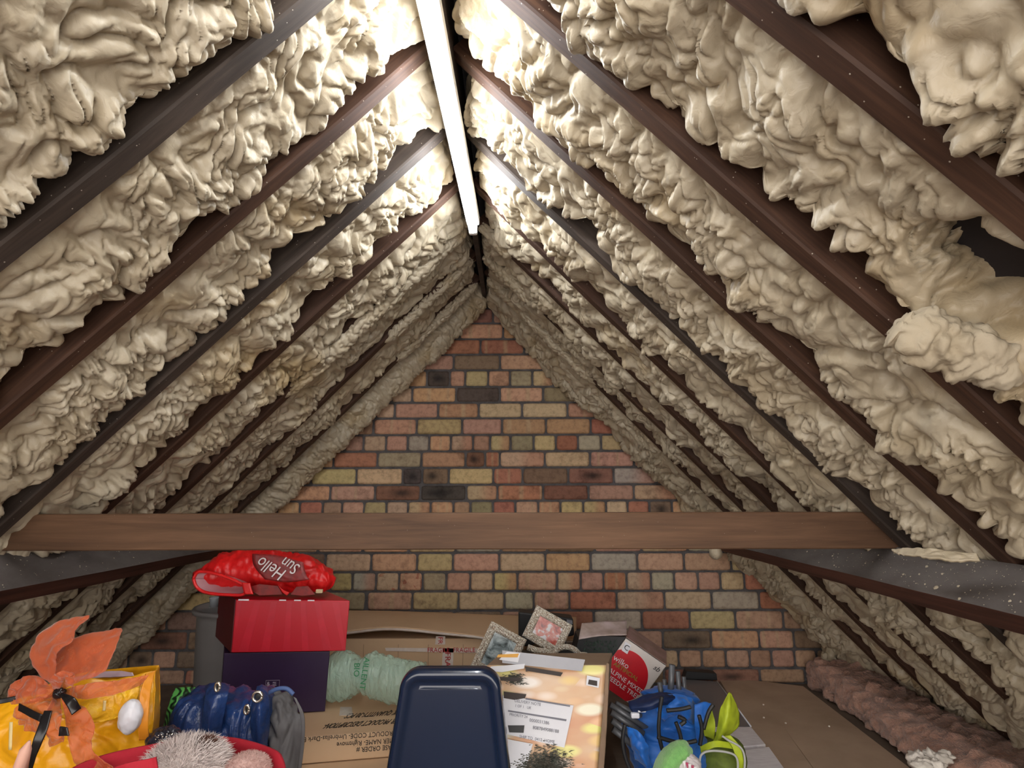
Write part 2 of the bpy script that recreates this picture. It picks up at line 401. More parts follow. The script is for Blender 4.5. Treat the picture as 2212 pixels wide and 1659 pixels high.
def foam_coat(side, Y1, s0, s1, seed, label, rad=.034):
    ns = int((s1-s0)/.004); n = 40; s = np.linspace(s0, s1, ns); an = np.linspace(-.35, math.pi+.35, n)
    S, A = np.meshgrid(s, an, indexing='ij'); t = (S-s0)/(s1-s0)
    r = rad*(smooth01(t, 0, .05)*smooth01(1-t, 0, .12))**.5*(1+.25*perlin(np.stack([S*9, 0*S+seed, 0*S], -1).reshape(-1, 3)).reshape(S.shape))
    P = np.stack([S+seed, r*np.cos(A), r*np.sin(A)], -1).reshape(-1, 3)
    r = r+(.012*np.tanh(4*np.abs(perlin(P/.03)))+.004*np.tanh(4*np.abs(perlin(P/.013)))-.008).reshape(S.shape)*np.clip(r/rad, 0, 1)
    V = roof_pt(side, S, Y1-RW/2+r*np.cos(A), -.008+r*.85*np.sin(A)).reshape(-1, 3)
    return tag(mesh_np('foam_coating', V, grid_faces(ns, n), FOAM), label, 'insulation', 'foam coatings over the far rafters')
foam_coat(-1, 2.10, .03, 1.02, 4, 'smooth strip of foam coating the upper end of the sixth left rafter')
foam_coat(-1, 2.41, .03, .60, 5, 'short strip of foam coating the upper end of the seventh left rafter', .028)
foam_coat(-1, 2.71, .03, .62, 6, 'strip of foam coating the upper end of the last left rafter before the wall', .03)
foam_coat(1, 2.376, .03, .38, 7, 'lump of foam coating the top of the seventh right rafter', .034)
foam_coat(1, 2.63, .03, .80, 8, 'strip of foam coating the upper end of the last right rafter before the wall', .034)
foam_coat(1, 2.10, .03, .22, 9, 'lump of foam coating the top of the sixth right rafter', .03)

# ------------------------------------------------------------------ brick gable wall
def wallX(x, y): return at(x, y, 3.0).x
def wallZ(y): return at(1060, y, 3.0).z
jy = {0: 697.5, 1: 731.7, 2: 765, 3: 799, 4: 835, 5: 869, 6: 903, 7: 939, 8: 974.7, 9: 1010, 10: 1047, 11: 1082, 12: 1119, 13: 1157, 14: 1194.4, 15: 1236, 16: 1278, 17: 1320, 18: 1363, 19: 1405, 20: 1446}
def c8(v): return [700+a/2.074 for a in v]
def c2(v): return [400+a/3.463 for a in v]
def c3(v): return [800+a/3.687 for a in v]
def c4(v): return [1200+a/3.687 for a in v]
PAL = dict(r=(.56, .215, .13), p=(.68, .37, .25), o=(.70, .38, .21), t=(.72, .49, .30), y=(.68, .50, .24), v=(.46, .36, .22), b=(.33, .205, .14),
           k=(.13, .10, .09), g=(.52, .44, .35), d=(.36, .16, .11), n=(.55, .31, .21))
ROWS = {0: (c8([607, 802, 997]), 'oo'), -1: (c8([560, 757, 950]), 'dn'), -2: (c8([480, 660, 850]), 'dd'),
 1: (c8([507, 700, 897, 1085]), 'rrg'), 2: (c8([430, 580, 788, 990, 1190]), 'nbpo'),
 3: (c8([375, 460, 563, 632, 735, 833, 933, 1030, 1120]), 'okpypvto'), 4: (c8([300, 394, 591, 787, 982, 1180]), 'tokpv'),
 5: (c8([230, 315, 510, 692, 887, 1092, 1290]), 'tpottp'), 6: (c8([120, 219, 414, 618, 797, 995, 1196, 1390]), 'noypoor'),
 7: (c8([90, 175, 276, 373, 470, 567, 667, 744, 835, 940, 1039, 1139, 1242, 1340, 1440]), 'ntpgotnyvyrgyp'),
 8: (c8([40, 237, 435, 633, 721, 787, 990, 1193, 1390]), 'rvodrttpyy'[:8]), 9: (c8([-60, 143, 351, 438, 558, 758, 890, 1095, 1299, 1490]), 'ytkbyrbdg'),
 10: (c8([-170, 25, 227, 430, 637, 777, 982, 1186, 1390, 1590]), 'opdktrdpt'),
 11: (c8([-10, 78, 176, 277, 374, 476, 578, 655, 757, 857, 960, 1060, 1163, 1265, 1362, 1460]), 'npyttonvrpoyytr'),
 14: (c2([690, 1042, 1388, 1732, 2002, 2350]), 'btpyp'),
 15: (c2([1080, 1247, 1424, 1598, 1774])+c3([44, 225, 413, 603, 795, 980, 1172, 1488, 1678, 1860, 2045])+c4([570, 765, 950, 1140, 1320, 1510, 1690]), 'ygtrtrpvptyptprptgp'),
 16: (c2([980, 1345])+c3([-30, 332, 700, 1068, 1303, 1588])+c4([112, 490, 872, 1250, 1630, 1980]), 'vtpytgpyrtt'),
 17: (c4([-60, 308, 692, 1075, 1440, 1822, 2200]), 'rgrypn'), 18: (c4([100, 480, 860, 1245, 1630, 1907, 2280]), 'vnbopb'),
 19: (c4([600, 785, 985, 1172, 1363, 1555, 1730, 1915, 2090, 2280]), 'ttpnnnnnb'), 20: (c4([500, 870, 1250, 1635, 2000, 2370]), 'bddnn')}
def under_roof(x, z, m=.0):
    a = SL[1] if x > X0 else SL[-1]
    return z < H-abs(x-X0)*math.tan(a)+m
bm = bmesh.new()
Pg = [(-2.35, -.0), (2.1, -.0), (X0, H+.14)]
v = [bm.verts.new((x, y, z)) for y in (3.011, 3.12) for x, z in Pg]
for f in ((0, 2, 1), (3, 4, 5), (0, 1, 4, 3), (1, 2, 5, 4), (2, 0, 3, 5)): bm.faces.new([v[k] for k in f])
bmesh.ops.recalc_face_normals(bm, faces=bm.faces)
me_m = bpy.data.meshes.new('mortar'); bm.to_mesh(me_m); bm.free()
wall = link('wall_back', me_m, MORTAR, None, False); tag(wall, kind='structure')
BV, BF, BC = [], [], []
brnd = random.Random(5)
def brick(xa, xb, za, zb, col):
    j = .0052; xa += j; xb -= j; za += j; zb -= j
    if xb-xa < .02: return
    nu, nv = max(4, int((xb-xa)/.012)), 7
    us = np.array([0, .0035, .009]+list(np.linspace(.016, (xb-xa)-.016, nu))+[(xb-xa)-.009, (xb-xa)-.0035, (xb-xa)])
    h = zb-za; vs2 = np.array([0, .003, .008]+list(np.linspace(.015, h-.015, nv))+[h-.008, h-.003, h])
    U, W = np.meshgrid(us, vs2, indexing='ij')
    ed = np.minimum(np.minimum(U, xb-xa-U), np.minimum(W, h-W))
    P = np.stack([xa+U, 0*U, za+W], -1).reshape(-1, 3); se = brnd.random()*90
    n = perlin(P/.03+se).reshape(U.shape); n2 = perlin(P/.012+se).reshape(U.shape)
    out = brnd.uniform(-.0015, .002)
    y = 3.012-.011*smooth01(ed, -.001, .006)-out+n*.0016+n2*.0009
    # worn corners
    cx_ = np.minimum(U, xb-xa-U)+np.minimum(W, h-W)
    y = y+.010*(1-smooth01(cx_, .0, .012+.006*brnd.random()))
    Xc = xa+U+n*.0022; Zc = za+W+n2*.0012
    k = sum(len(q) for q in BV); V = np.stack([Xc, y, Zc], -1).reshape(-1, 3); BV.append(V)
    BF.append(grid_faces(U.shape[0], U.shape[1], k)[:, ::-1])
    c = np.array(PAL[col]); c = (c*.86+c.mean()*.14)*np.array([.90, .92, .88])*brnd.uniform(.82, 1.12)*np.array([1, brnd.uniform(.94, 1.06), brnd.uniform(.92, 1.08)])
    cc = np.repeat(c[None], U.size, 0)
    kind = brnd.random()
    uu = (U/(xb-xa)).reshape(-1); ww = (W/h).reshape(-1)
    if col in 'rpo' and kind < .42:      # kiss marks
        c3_ = np.array((.55, .40, .25)); ph = brnd.random()
        f = (np.abs(((uu*2.2+ph) % 1)-.5) < .09)*1.; cc = cc*(1-.6*f[:, None])+c3_*.6*f[:, None]
    if col in 'bkd' and kind < .7:       # burnt core
        cx2 = brnd.uniform(.35, .65); f = np.exp(-(((uu-cx2)/.25)**2+((ww-.5)/.28)**2))*.85
        cc = cc*(1-f[:, None])+np.array((.02, .018, .018))*f[:, None]
    if col in 'tyg' and kind < .35:
        f = smooth01(uu, .3, .8)*.5; cc = cc*(1-f[:, None])+np.array((.5, .2, .13))*f[:, None]
    BC.append(cc)
def zj(n):
    if n in jy: return wallZ(jy[n])
    return wallZ(697.5)-n*.0891 if n < 0 else wallZ(1446)-(n-20)*.0891
for n in range(-4, 27):
    zt, zb = zj(n), zj(n+1)
    if zb < 0: zb = 0.0
    if zt <= .02: break
    yc = (jy.get(n, 700)+jy.get(n+1, 1480))/2 if n >= 0 else 670
    header = (n % 4 == 3)
    pitch = .1195 if header else .239
    if n in ROWS:
        xs, cs = ROWS[n]; X = [wallX(x, yc) for x in xs]; cs = list(cs)
    else:
        X = [.03*(n % 3)-.1+(0 if n % 2 else .12)]; X = [X[0], X[0]+pitch]; cs = ['n']
    pool = 'ppootttyrrnvgb' if n < 17 else 'nnnrdbbpt'
    while X[-1] < 2.0: X.append(X[-1]+pitch*brnd.uniform(.97, 1.03)); cs.append(brnd.choice(pool))
    while X[0] > -2.3: X.insert(0, X[0]-pitch*brnd.uniform(.97, 1.03)); cs.insert(0, brnd.choice(pool))
    for a, b, c in zip(X[:-1], X[1:], cs):
        if under_roof((a+b)/2, (zt+zb)/2, .16): brick(a, b, zb, zt, c)
V = np.concatenate(BV); Fb = np.concatenate(BF)
m, nt, b = new_mat('brick_faces'); at_n = nd(nt, 'ShaderNodeAttribute'); at_n.attribute_name = 'brickcol'
vv = objvec(nt); n1 = noise_n(nt, 38, 6, .7, vv); n2 = noise_n(nt, 6, 5, .7, vv); n3 = noise_n(nt, 160, 4, .6, objvec(nt, (1, 1, .35)))
mx = nd(nt, 'ShaderNodeMix', data_type='RGBA', blend_type='MULTIPLY'); mx.inputs['Factor'].default_value = 1
nt.links.new(at_n.outputs['Color'], mx.inputs['A']); nt.links.new(ramp(nt, [(.3, (.6, .57, .56)), (.5, (.97, .95, .94)), (.7, (1.1, 1.12, 1.1))], n1.outputs[0]), mx.inputs['B'])
mx2 = nd(nt, 'ShaderNodeMix', data_type='RGBA', blend_type='MULTIPLY'); mx2.inputs['Factor'].default_value = .7
nt.links.new(mx.outputs['Result'], mx2.inputs['A']); nt.links.new(ramp(nt, [(.33, (.45, .42, .42)), (.45, (1, 1, 1))], n2.outputs[0]), mx2.inputs['B'])
nt.links.new(mx2.outputs['Result'], b.inputs['Base Color']); b.inputs['Roughness'].default_value = .85
b.inputs['Specular IOR Level'].default_value = .25
p = bump(nt, b, n1.outputs[0], .5, .003); bump(nt, b, n3.outputs[0], .5, .0012, p)
br = mesh_np('bricks', V, Fb, m, wall)
ca = br.data.color_attributes.new('brickcol', 'FLOAT_COLOR', 'POINT')
ca.data.foreach_set('color', np.concatenate([np.concatenate(BC), np.ones((len(V), 1))], 1).astype(np.float32).ravel())

# ------------------------------------------------------------------ floor, purlins, collar beam
tag(box('floor', (-.1, 1.0, -.011), (4.6, 4.2, .02), FLOORM, bevel=0), kind='structure')
def timber(name, P, y0, y1, m, label, cat, group=None):
    bm = bmesh.new(); n = 40; rows = []
    for i in range(n):
        t = i/(n-1); y = y0+(y1-y0)*t
        rows.append([bm.verts.new((x+.0025*mnoise.noise(Vector((y*3, x*9, 1))), y, z+.0025*mnoise.noise(Vector((y*3, x*9, 7))))) for x, z in P])
    k = len(P)
    for i in range(n-1):
        for j in range(k): bm.faces.new((rows[i][j], rows[i][(j+1) % k], rows[i+1][(j+1) % k], rows[i+1][j]))
    bm.faces.new(rows[0]); bm.faces.new(rows[-1])
    return tag(bm_obj(name, bm, m), label, cat, group)
DUST = mat('dusty_timber', (.125, .108, .10), (.06, .048, .044), .9, sc=7, bsc=200, bs=.5, vscale=(1, .6, 1))
for side, xr in ((1, 1.003), (-1, 1.205)):
    a = SL[side]; c, s = math.cos(a), math.sin(a); L = .115; wd = .060
    if side > 0: A = Vector((1.003, CZ-.142))
    else: A = Vector((-1.359, CZ-.155))
    inn = Vector((-side*s, -c)); dn = Vector((side*c, -s))
    off = .012
    A = A+inn*.0
    P = [A, A+inn*L, A+inn*L+dn*wd, A+dn*wd]
    t = timber('purlin', [tuple(p) for p in P], -1.0, 3.0, [WOOD_P, DUST], 'long dark purlin carrying the rafters of the %s slope, dusty grey upper face' % SN[side], 'purlin')
    n_up = Vector((-side*c, 0, s))
    for f in t.data.polygons:
        if f.normal.dot(n_up) > .8: f.material_index = 1
# foam specks fallen onto the purlins
V, Fs = [], []
srnd = random.Random(4)
def speck(V, Fs, c, r, n):
    k = len(V); n = Vector(n).normalized(); t = n.cross(Vector((0, 1, .3))).normalized(); b2 = n.cross(t)
    V.append(tuple(c+n*r*.7))
    for i in range(7):
        an = i/7*2*math.pi; q = r*srnd.uniform(.7, 1.2); V.append(tuple(c+t*q*math.cos(an)+b2*q*math.sin(an)*1.25))
    for i in range(7): Fs.append((k, k+1+i, k+1+(i+1) % 7))
for k in range(420):
    side = 1 if k < 320 else -1
    a = SL[side]; c, s = math.cos(a), math.sin(a)
    A = Vector((1.003, CZ-.142)) if side > 0 else Vector((-1.359, CZ-.155)); inn = Vector((-side*s, -c))
    p = A+inn*srnd.uniform(.004, .112); y = 1.0+abs(srnd.gauss(0, .45)) if side > 0 else srnd.uniform(1, 2)
    r = .0008*math.exp(srnd.gauss(0, .55))*(3.5 if srnd.random() < .03 else 1)
    n_up = Vector((-side*c, 0, s)); speck(V, Fs, Vector((p.x, y, p.y))+n_up*.001, r, n_up)
tag(poly_obj('foam_specks', V, Fs, FOAM), 'tiny cream foam specks scattered over the dusty upper faces of the purlins', 'debris', kind='stuff')
# collar beam
bm = bmesh.new(); n = 60
xl, xr, y0, y1 = -1.36, 1.02, 1.528, 1.575
zt, zb = CZ-.0515, CZ-.1455; rows = []
for i in range(n):
    x = xl+(xr-xl)*i/(n-1); wz = .0012*mnoise.noise(Vector((x*3, 0, 2))); wy = .0012*mnoise.noise(Vector((x*4, 3, 2)))
    rows.append([bm.verts.new((x, y+wy, z+wz)) for y, z in ((y0, zb+.003), (y0, zt-.003), (y0+.003, zt), (y1-.003, zt), (y1, zt-.003), (y1, zb), (y0+.003, zb))])
for i in range(n-1):
    for j in range(7): bm.faces.new((rows[i][j], rows[i][(j+1) % 7], rows[i+1][(j+1) % 7], rows[i+1][j]))
bm.faces.new(rows[0]); bm.faces.new(rows[-1])
tag(bm_obj('collar_beam', bm, WOOD_B), 'reddish brown horizontal timber beam tying the two roof slopes together', 'beam')

# ------------------------------------------------------------------ strip light
m_tube, nt, b = new_mat('lit_tube'); b.inputs['Base Color'].default_value = (1, 1, 1, 1)
b.inputs['Emission Color'].default_value = (.93, .97, 1.0, 1); b.inputs['Emission Strength'].default_value = TUBE_POWER
m_white = mat('white_enamel', (.85, .86, .88), (.82, .83, .85), .4, bs=0)
pa = Vector((-.1785, .36, CZ+.92)); pb = Vector((-.142, 1.862, CZ+.92)); ax = (pb-pa).normalized()
lamp = thing('strip_light', 'long white lit fluorescent strip light fixed under the roof peak', 'light', tuple(pb))
rt = frame_rot(ax, Vector((0, 0, 1)).cross(ax).normalized(), Vector((0, 0, 1)))
bm = bmesh.new(); add_box(bm, (pa+pb)/2+Vector((0, 0, .032)), ((pb-pa).length-.015, .046, .034), rt, .006, 3); bm_obj('housing', bm, m_white, lamp)
tube('fluorescent_tube', [pa+ax*.02+Vector((0, 0, -.004)), pb-ax*.02+Vector((0, 0, -.004))], .0145, m_tube, lamp, 16)
for p, d in ((pa, 1), (pb, -1)):
    bm = bmesh.new(); add_box(bm, p+ax*d*.010+Vector((0, 0, .004)), (.022, .030, .046), rt, .006, 3); bm_obj('end_cap', bm, m_white, lamp)
for yy in (.7, 1.5):
    p = pa.lerp(pb, (yy-.36)/1.5); box('bracket', (p.x, p.y, (p.z+.045+H-.03)/2), (.012, .03, H-.03-p.z-.045), m_white, lamp)
#@@CLUTTER@@
# ------------------------------------------------------------------ stored things
def V3(*a): return Vector(a)
def fl(x, y, z=0.0):             # the point of a level surface of height z seen at photo position x, y
    d = FW*FPX + RT*(x-1106) + UP*(829.5-y); return Vector((0, 0, CZ))+d*((z-CZ)/d.z)
def proj(p):
    d = Vector(p)-Vector((0, 0, CZ)); k = d.dot(FW)
    return 1106+FPX*d.dot(RT)/k, 829.5-FPX*d.dot(UP)/k
def quad_uv(q, u, v):            # point on a quad TL TR BR BL
    a = Vector(q[0]).lerp(Vector(q[1]), u); b2 = Vector(q[3]).lerp(Vector(q[2]), u); return a.lerp(b2, v)
def sheet(name, q, m, parent, th=.0012, off=.0008):
    n = (Vector(q[1])-Vector(q[0])).cross(Vector(q[3])-Vector(q[0])).normalized()
    if n.y > 0: n = -n
    return quad_prism(name, [Vector(p)+n*(off+th) for p in q], -n*th, m, parent, 0)
def sub(q, u0, v0, u1, v1): return [quad_uv(q, u0, v0), quad_uv(q, u1, v0), quad_uv(q, u1, v1), quad_uv(q, u0, v1)]
def sections(pts, half, power=2.0):   # pts: (x, ytop, ybot, Y) rings of a lying body, half = depth half size
    out = []
    for x, a, b2, Y in pts:
        t = at(x, a, Y); u = at(x, b2, Y); c = (t+u)/2; h = (t-u)/2
        out.append((tuple(c), (0, half*(1 if isinstance(half, float) else 1), 0), (0, 0, h.z)))
    return out
# --- big cardboard box with red tape against the wall
card = thing('cardboard_box', 'long low brown cardboard box with red and white fragile tape lying against the brick wall', 'box', (-.2, 2.75, 0))
fq = [at(690, 1378, 2.6), at(1245, 1388, 2.6)]; zt = fq[0].z-.004
xa, xb = fq[0].x, fq[1].x
box('body', ((xa+xb)/2, 2.76, zt/2), (xb-xa, .32, zt), CARD, card, bevel=.004)
ctrl = [[at(x, y, 2.93) for x, y in ((690, 1319), (830, 1321), (950, 1325), (1090, 1330), (1245, 1334))],
        [at(x, y, 2.76) for x, y in ((690, 1341), (830, 1335), (950, 1341), (1090, 1350), (1245, 1356))],
        [at(x, y, 2.585) for x, y in ((690, 1374), (830, 1357), (950, 1366), (1090, 1381), (1245, 1385))]]
patch('top_flap', ctrl, CARD, card, (30, 60), amp=.0015, sc=.06, th=-.004)
e = [at(x, y, 2.578) for x, y in ((690, 1375.5), (760, 1366), (830, 1359), (890, 1361.5), (950, 1368), (1020, 1375), (1090, 1383), (1245, 1387.5))]
e = smooth_line(e, 6); patch('edge_tape', [[p+V3(0, .016, .004) for p in e], [p+V3(0, 0, .001) for p in e], [p+V3(0, .003, -.007) for p in e]], TAPE, card, (8, 90), amp=.001, sc=.02, th=.0008)
fr = [V3(xa, 2.6, zt), V3(xb, 2.6, zt), V3(xb, 2.6, 0), V3(xa, 2.6, 0)]
def fpt(x, y): return at(x, y, 2.599)
TP = mat('white_printed_tape', (.80, .72, .66), (.70, .60, .53), .25, sc=40, bs=.2, coat=.4)
for k, (a_, b_, c_, d_) in enumerate([((832, 1399), (1060, 1401), (1060, 1411), (834, 1406)), ((957, 1400), (980, 1400), (978, 1462), (953, 1462)), ((942, 1374), (962, 1374), (962, 1392), (940, 1392))]):
    sheet('fragile_tape', [fpt(*a_), fpt(*b_), fpt(*c_), fpt(*d_)], TP, card)
text_obj('lettering', 'FRAGILE  FRAGILE', INKR, card, fpt(975, 1404)+V3(0, -.004, 0), (1, 0, 0), (0, 0, 1), .026)
for yy in (1424, 1452): text_obj('lettering', 'FRA', INKR, card, fpt(967, yy)+V3(0, -.004, 0), (0, 0, -1), (1, 0, 0), .034)
text_obj('lettering', 'FR', INKR, card, fpt(951, 1383)+V3(0, -.004, 0), (0, 0, -1), (1, 0, 0), .028)
for x in (785, 860, 925, 1000, 1060):
    a_ = fpt(x, 1392); b_ = fpt(x-2, 1500); sheet('crease', [a_, a_+V3(.0018, 0, 0), b_+V3(.0018, 0, 0), b_], CARDD, card, .0004, .0002)
# black case behind
blk = thing('black_case', 'small black case with a strap standing behind the tilted photo frame', 'case', tuple(at(1200, 1400, 2.62)))
q = [at(1120, 1322, 2.5), at(1238, 1336, 2.5), at(1241, 1373, 2.5), at(1120, 1400, 2.5)]
quad_prism('case_body', q, (0, .08, 0), BLACK, blk, .006); tube('strap', smooth_line([at(1226, 1370, 2.49), at(1222, 1388, 2.47), at(1228, 1398, 2.47), at(1232, 1402, 2.47)]), .002, BLACK, blk)
sheet('case_label', [at(1224, 1338, 2.5), at(1236, 1340, 2.5), at(1237, 1348, 2.5), at(1225, 1346, 2.5)], mat('grey_label', (.35, .35, .4), bs=0), blk)

# --- grey bin
binm = mat('grey_plastic', (.20, .19, .19), (.165, .155, .155), .35, sc=4, bs=.1)
c0 = at(524, 1308, 2.3); bt = thing('bin', 'grey plastic bin with a flared rim standing behind the red box', 'bin', (c0.x, c0.y, 0)); R0 = .168; zt = c0.z
prof = [(R0*.78, 0), (R0*.80, .01), (R0*.92, zt-.03), (R0*.93, zt-.012), (R0*1.02, zt-.012), (R0*1.03, zt-.002), (R0*1.0, zt+.004), (R0*.93, zt+.002), (R0*.91, zt-.02), (R0*.76, .02), (0.001, .02)]
n = 64; V = [(c0.x+r*math.cos(2*math.pi*j/n), c0.y+r*math.sin(2*math.pi*j/n), z) for r, z in prof for j in range(n)]
mesh_np('shell', V, grid_faces(len(prof), n, wrap=True), binm, bt)
GL = mat('clear_plastic', (.75, .8, .85), None, .12, bs=0, trans=.6)
cup = at(463, 1299, 2.24); V = [(cup.x+r*math.cos(2*math.pi*j/24), cup.y+r*math.sin(2*math.pi*j/24), cup.z+z) for r, z in ((.001, -.02), (.014, -.02), (.018, .012), (.019, .016), (.016, .014), (.012, -.014), (.001, -.014)) for j in range(24)]
tag(mesh_np('plastic_cup', V, grid_faces(7, 24, wrap=True), GL), 'small clear plastic cup on the rim of the grey bin', 'cup')

# --- cardboard boxes under the gift boxes
cb = thing('cardboard_box', 'plain brown cardboard box at the bottom, under the box printed with upside-down text', 'box', (-.6, 1.9, 0))
box('body', (-.62, 2.03, .076), (.86, .62, .150), CARD, cb, bevel=.004)
tb = thing('cardboard_box', 'flat brown cardboard box printed with upside-down black text, left of the navy chair', 'box', (-.5, 1.9, .155))
Q = [V3(*at(560, 1597, 1.80)), V3(*at(975, 1572, 1.90)), V3(*at(975, 1617, 1.90)), V3(*at(560, 1661, 1.80))]
zt_ = (Q[0].z+Q[1].z)/2; Q[0].z = Q[1].z = zt_; Q[2].z = Q[3].z = .153
dp = V3(-.10, .52, 0); quad_prism('body', Q, dp, CARD, tb, .004)
ex = (Q[0]-Q[1]).normalized(); eyd = V3(0, 0, -1)
def tl(s, px, py, size):          # upside-down line that ends at px
    # front face of the box: plane through Q
    n = (Q[1]-Q[0]).cross(V3(0, 0, 1)).normalized(); d = (at(px, py, 1)-V3(0, 0, CZ)); o = V3(0, 0, CZ)
    p = o+d*((Q[0]-o).dot(n)/d.dot(n)); text_obj('lettering', s, INKB, tb, p-n*(-.002 if n.y < 0 else .002), ex, eyd, size, .0004, 'RIGHT', squeeze=.92)
tl('CUSTOMER PRODUCT CODE- Umbrellas-Dark B', 655, 1597, .0185); tl('CUSTOMER NAME- Rightmove', 727, 1605, .0185) if False else tl('CUSTOMER NAME- Rightmove', 727, 1608, .0185)
tl('PURCHASE ORDER #', 770, 1619, .0185)
for s, px, py in (('PACK QUANTITY-30 PCS', 748, 1547), ('CUSTOMER PRODUCT DESCRIPTION-', 700, 1569)):
    p = fl(px, py, zt_); text_obj('lettering', s, INKB, tb, p+V3(0, 0, .0012), ex, V3(-dp.x*-1, -dp.y, 0), .056, .0004, 'RIGHT', squeeze=.31)
tp = [fl(735, 1528, zt_), fl(760, 1528, zt_), fl(762, 1546, zt_), fl(733, 1546, zt_)]
quad_prism('tape_scrap', [p+V3(0, 0, .0015) for p in tp], (0, 0, -.0012), TAPE, tb, 0)

# --- gift boxes
PURP = mat('dark_purple_card', (.028, .010, .050), (.024, .008, .042), .38, bs=.03)
m, nt, b = new_mat('red_ray_card')
SIDE_RED = mat('shaded_red_card', (.12, .008, .012), None, .45, bs=0)  # darker copy of the red card, shade put into its colour
b.inputs['Base Color'].default_value = (.50, .004, .018, 1); b.inputs['Roughness'].default_value = .35; REDC = m
RAY = mat('light_red_print', (.58, .014, .034), None, .32, bs=0)
gp = thing('gift_box', 'dark purple gift box with a small white emblem, under the red gift box', 'box', tuple(at(590, 1530, 2.05)))
PQ = [at(484, 1411, 1.95), at(713, 1407, 2.02), at(702, 1537, 2.02), at(474, 1545, 1.95)]
PD = V3(-.10, .20, 0)
quad_prism('carton', PQ, PD, PURP, gp, .002)
pe = mat('pale_print', (.60, .54, .66), None, .5, bs=0)
en = PQ[1]-PQ[0]; eu = PQ[0]-PQ[3]
c_ = quad_uv(PQ, .47, .51)+V3(.004, -.008, 0)
bm = bmesh.new()
ex1 = en.normalized(); ez1 = eu.normalized()
for a_, b_, w_, h_ in ((-.021, 0, .0006, .022), (.021, 0, .0006, .022), (0, .011, .042, .0006), (0, -.011, .042, .0006)):
    add_box(bm, c_+ex1*a_+ez1*b_, (w_, .0008, h_), frame_rot(ex1, ex1.cross(ez1)*-1, ez1))
bm_obj('emblem_border', bm, pe, gp)
text_obj('lettering', '&', pe, gp, c_-ex1*.013, ex1, ez1, .018, .0004); text_obj('lettering', 'FSC\nMIX', pe, gp, c_+ex1*.006, ex1, ez1, .007, .0004)
gr = thing('gift_box', 'bright red gift box with printed sunrays, stacked on the dark purple box', 'box', tuple(at(620, 1400, 2.0)))
RQ = [at(510, 1295, 1.94), at(756, 1297.5, 2.02), at(746.5, 1406, 2.02), at(500, 1410, 1.94)]
RD_ = V3(-.155, .20, .003)
quad_prism('carton', RQ, RD_, REDC, gr, .0025)
for (u0, w0, u1, w1) in ((.02, .03, -.25, .05), (.16, .05, .06, .08), (.30, .05, .25, .07), (.44, .04, .44, .06), (.56, .04, .61, .06), (.68, .05, .80, .07), (.84, .06, .97, .03)):
    a0, a1, b1, b0 = (u0, .04), (u0+w0, .04), (u1+w1, .98), (u1, .98)
    if u1 < 0: b1, b0 = (.03, .55), (.01, .50)
    sheet('sunray', [quad_uv(RQ, *a0), quad_uv(RQ, *a1), quad_uv(RQ, *b1), quad_uv(RQ, *b0)], RAY, gr, .0004, .0006)
sheet('torn_edge', sub(RQ, .02, -.01, .11, .02), WHITE, gr, .0006, .0006)
for u in (.37, .50, .62): sheet('torn_edge', sub(RQ, u, -.008, u+.06, .015), WHITE, gr, .0006, .0006)
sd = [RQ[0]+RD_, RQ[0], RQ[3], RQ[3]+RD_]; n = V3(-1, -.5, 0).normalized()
quad_prism('shadowed_end', [p+n*.002+V3(0, 0, 0) for p in sd], n*-.001, SIDE_RED, gr, 0)['label'] = 'plain red end panel with its shade painted in'  # end away from the light, its shade painted as darker red

# --- red carrier bag on top
REDB = mat('red_bag_plastic', (.75, .012, .012), (.62, .008, .010), .38, sc=18, bsc=60, bs=.5, bd=.003)
PINK = mat('pink_bag_lining', (.55, .30, .33), (.45, .22, .25), .5, bs=.2)
DKP = mat('dark_red_print', (.16, .02, .02), (.30, .02, .02), .4, sc=60, bs=0)
rb = thing('carrier_bag', 'crumpled bright red carrier bag with white script lettering lying on the red box', 'bag', tuple(at(570, 1285, 2.05)))
pr = [(412, 1242, 1256), (440, 1222, 1280), (470, 1199, 1284), (520, 1190, 1283), (570, 1188, 1284), (620, 1197, 1285), (660, 1206, 1284), (700, 1224, 1284), (719, 1238, 1270), (721, 1246, 1256)]
sec = []
for x, a_, b_ in pr:
    Y = 1.95+.02+ (x-412)/310*.06; t = at(x, a_, Y); u = at(x, b_, Y); c = (t+u)/2
    sec.append((tuple(c+V3(-.02, .05, 0)), (-.02, .075*min(1, (t.z-u.z)/.09+.2), 0), (0, 0, (t.z-u.z)/2)))
body = loft('bag_body', sec, REDB, rb, (130, 90), amp=.016, sc=.045, seed=3, cap=(False, True), stretch=(1, 1, .6))
mouth = [at(x, y, 1.93) for x, y in ((418, 1250), (428, 1236), (455, 1237), (490, 1247), (515, 1258), (530, 1268), (525, 1284), (490, 1285), (445, 1280), (425, 1268))]
mouth = smooth_line(mouth+[mouth[0]], 5)
bm = bmesh.new(); mc = sum(mouth, V3(0, 0, 0))/len(mouth)
vv = [bm.verts.new(p) for p in mouth]; v2 = [bm.verts.new(mc.lerp(p, .6)+V3(.02, .05, 0)) for p in mouth]; v3 = bm.verts.new(mc+V3(.03, .08, 0)); k = len(vv)
for i in range(k):
    j = (i+1) % k; bm.faces.new((vv[i], vv[j], v2[j], v2[i])); bm.faces.new((v2[i], v2[j], v3))
bm_obj('bag_lining', bm, PINK, rb, True)
tube('hem', mouth+[mouth[0]], .005, REDB, rb, 8)
patch('print_panel', [[at(x, y, 1.90) for x, y in r] for r in (((545, 1196), (600, 1200), (655, 1215)), ((548, 1222), (600, 1230), (660, 1238)), ((572, 1252), (620, 1258), (668, 1252)))], DKP, rb, (14, 14), amp=.004, sc=.03)
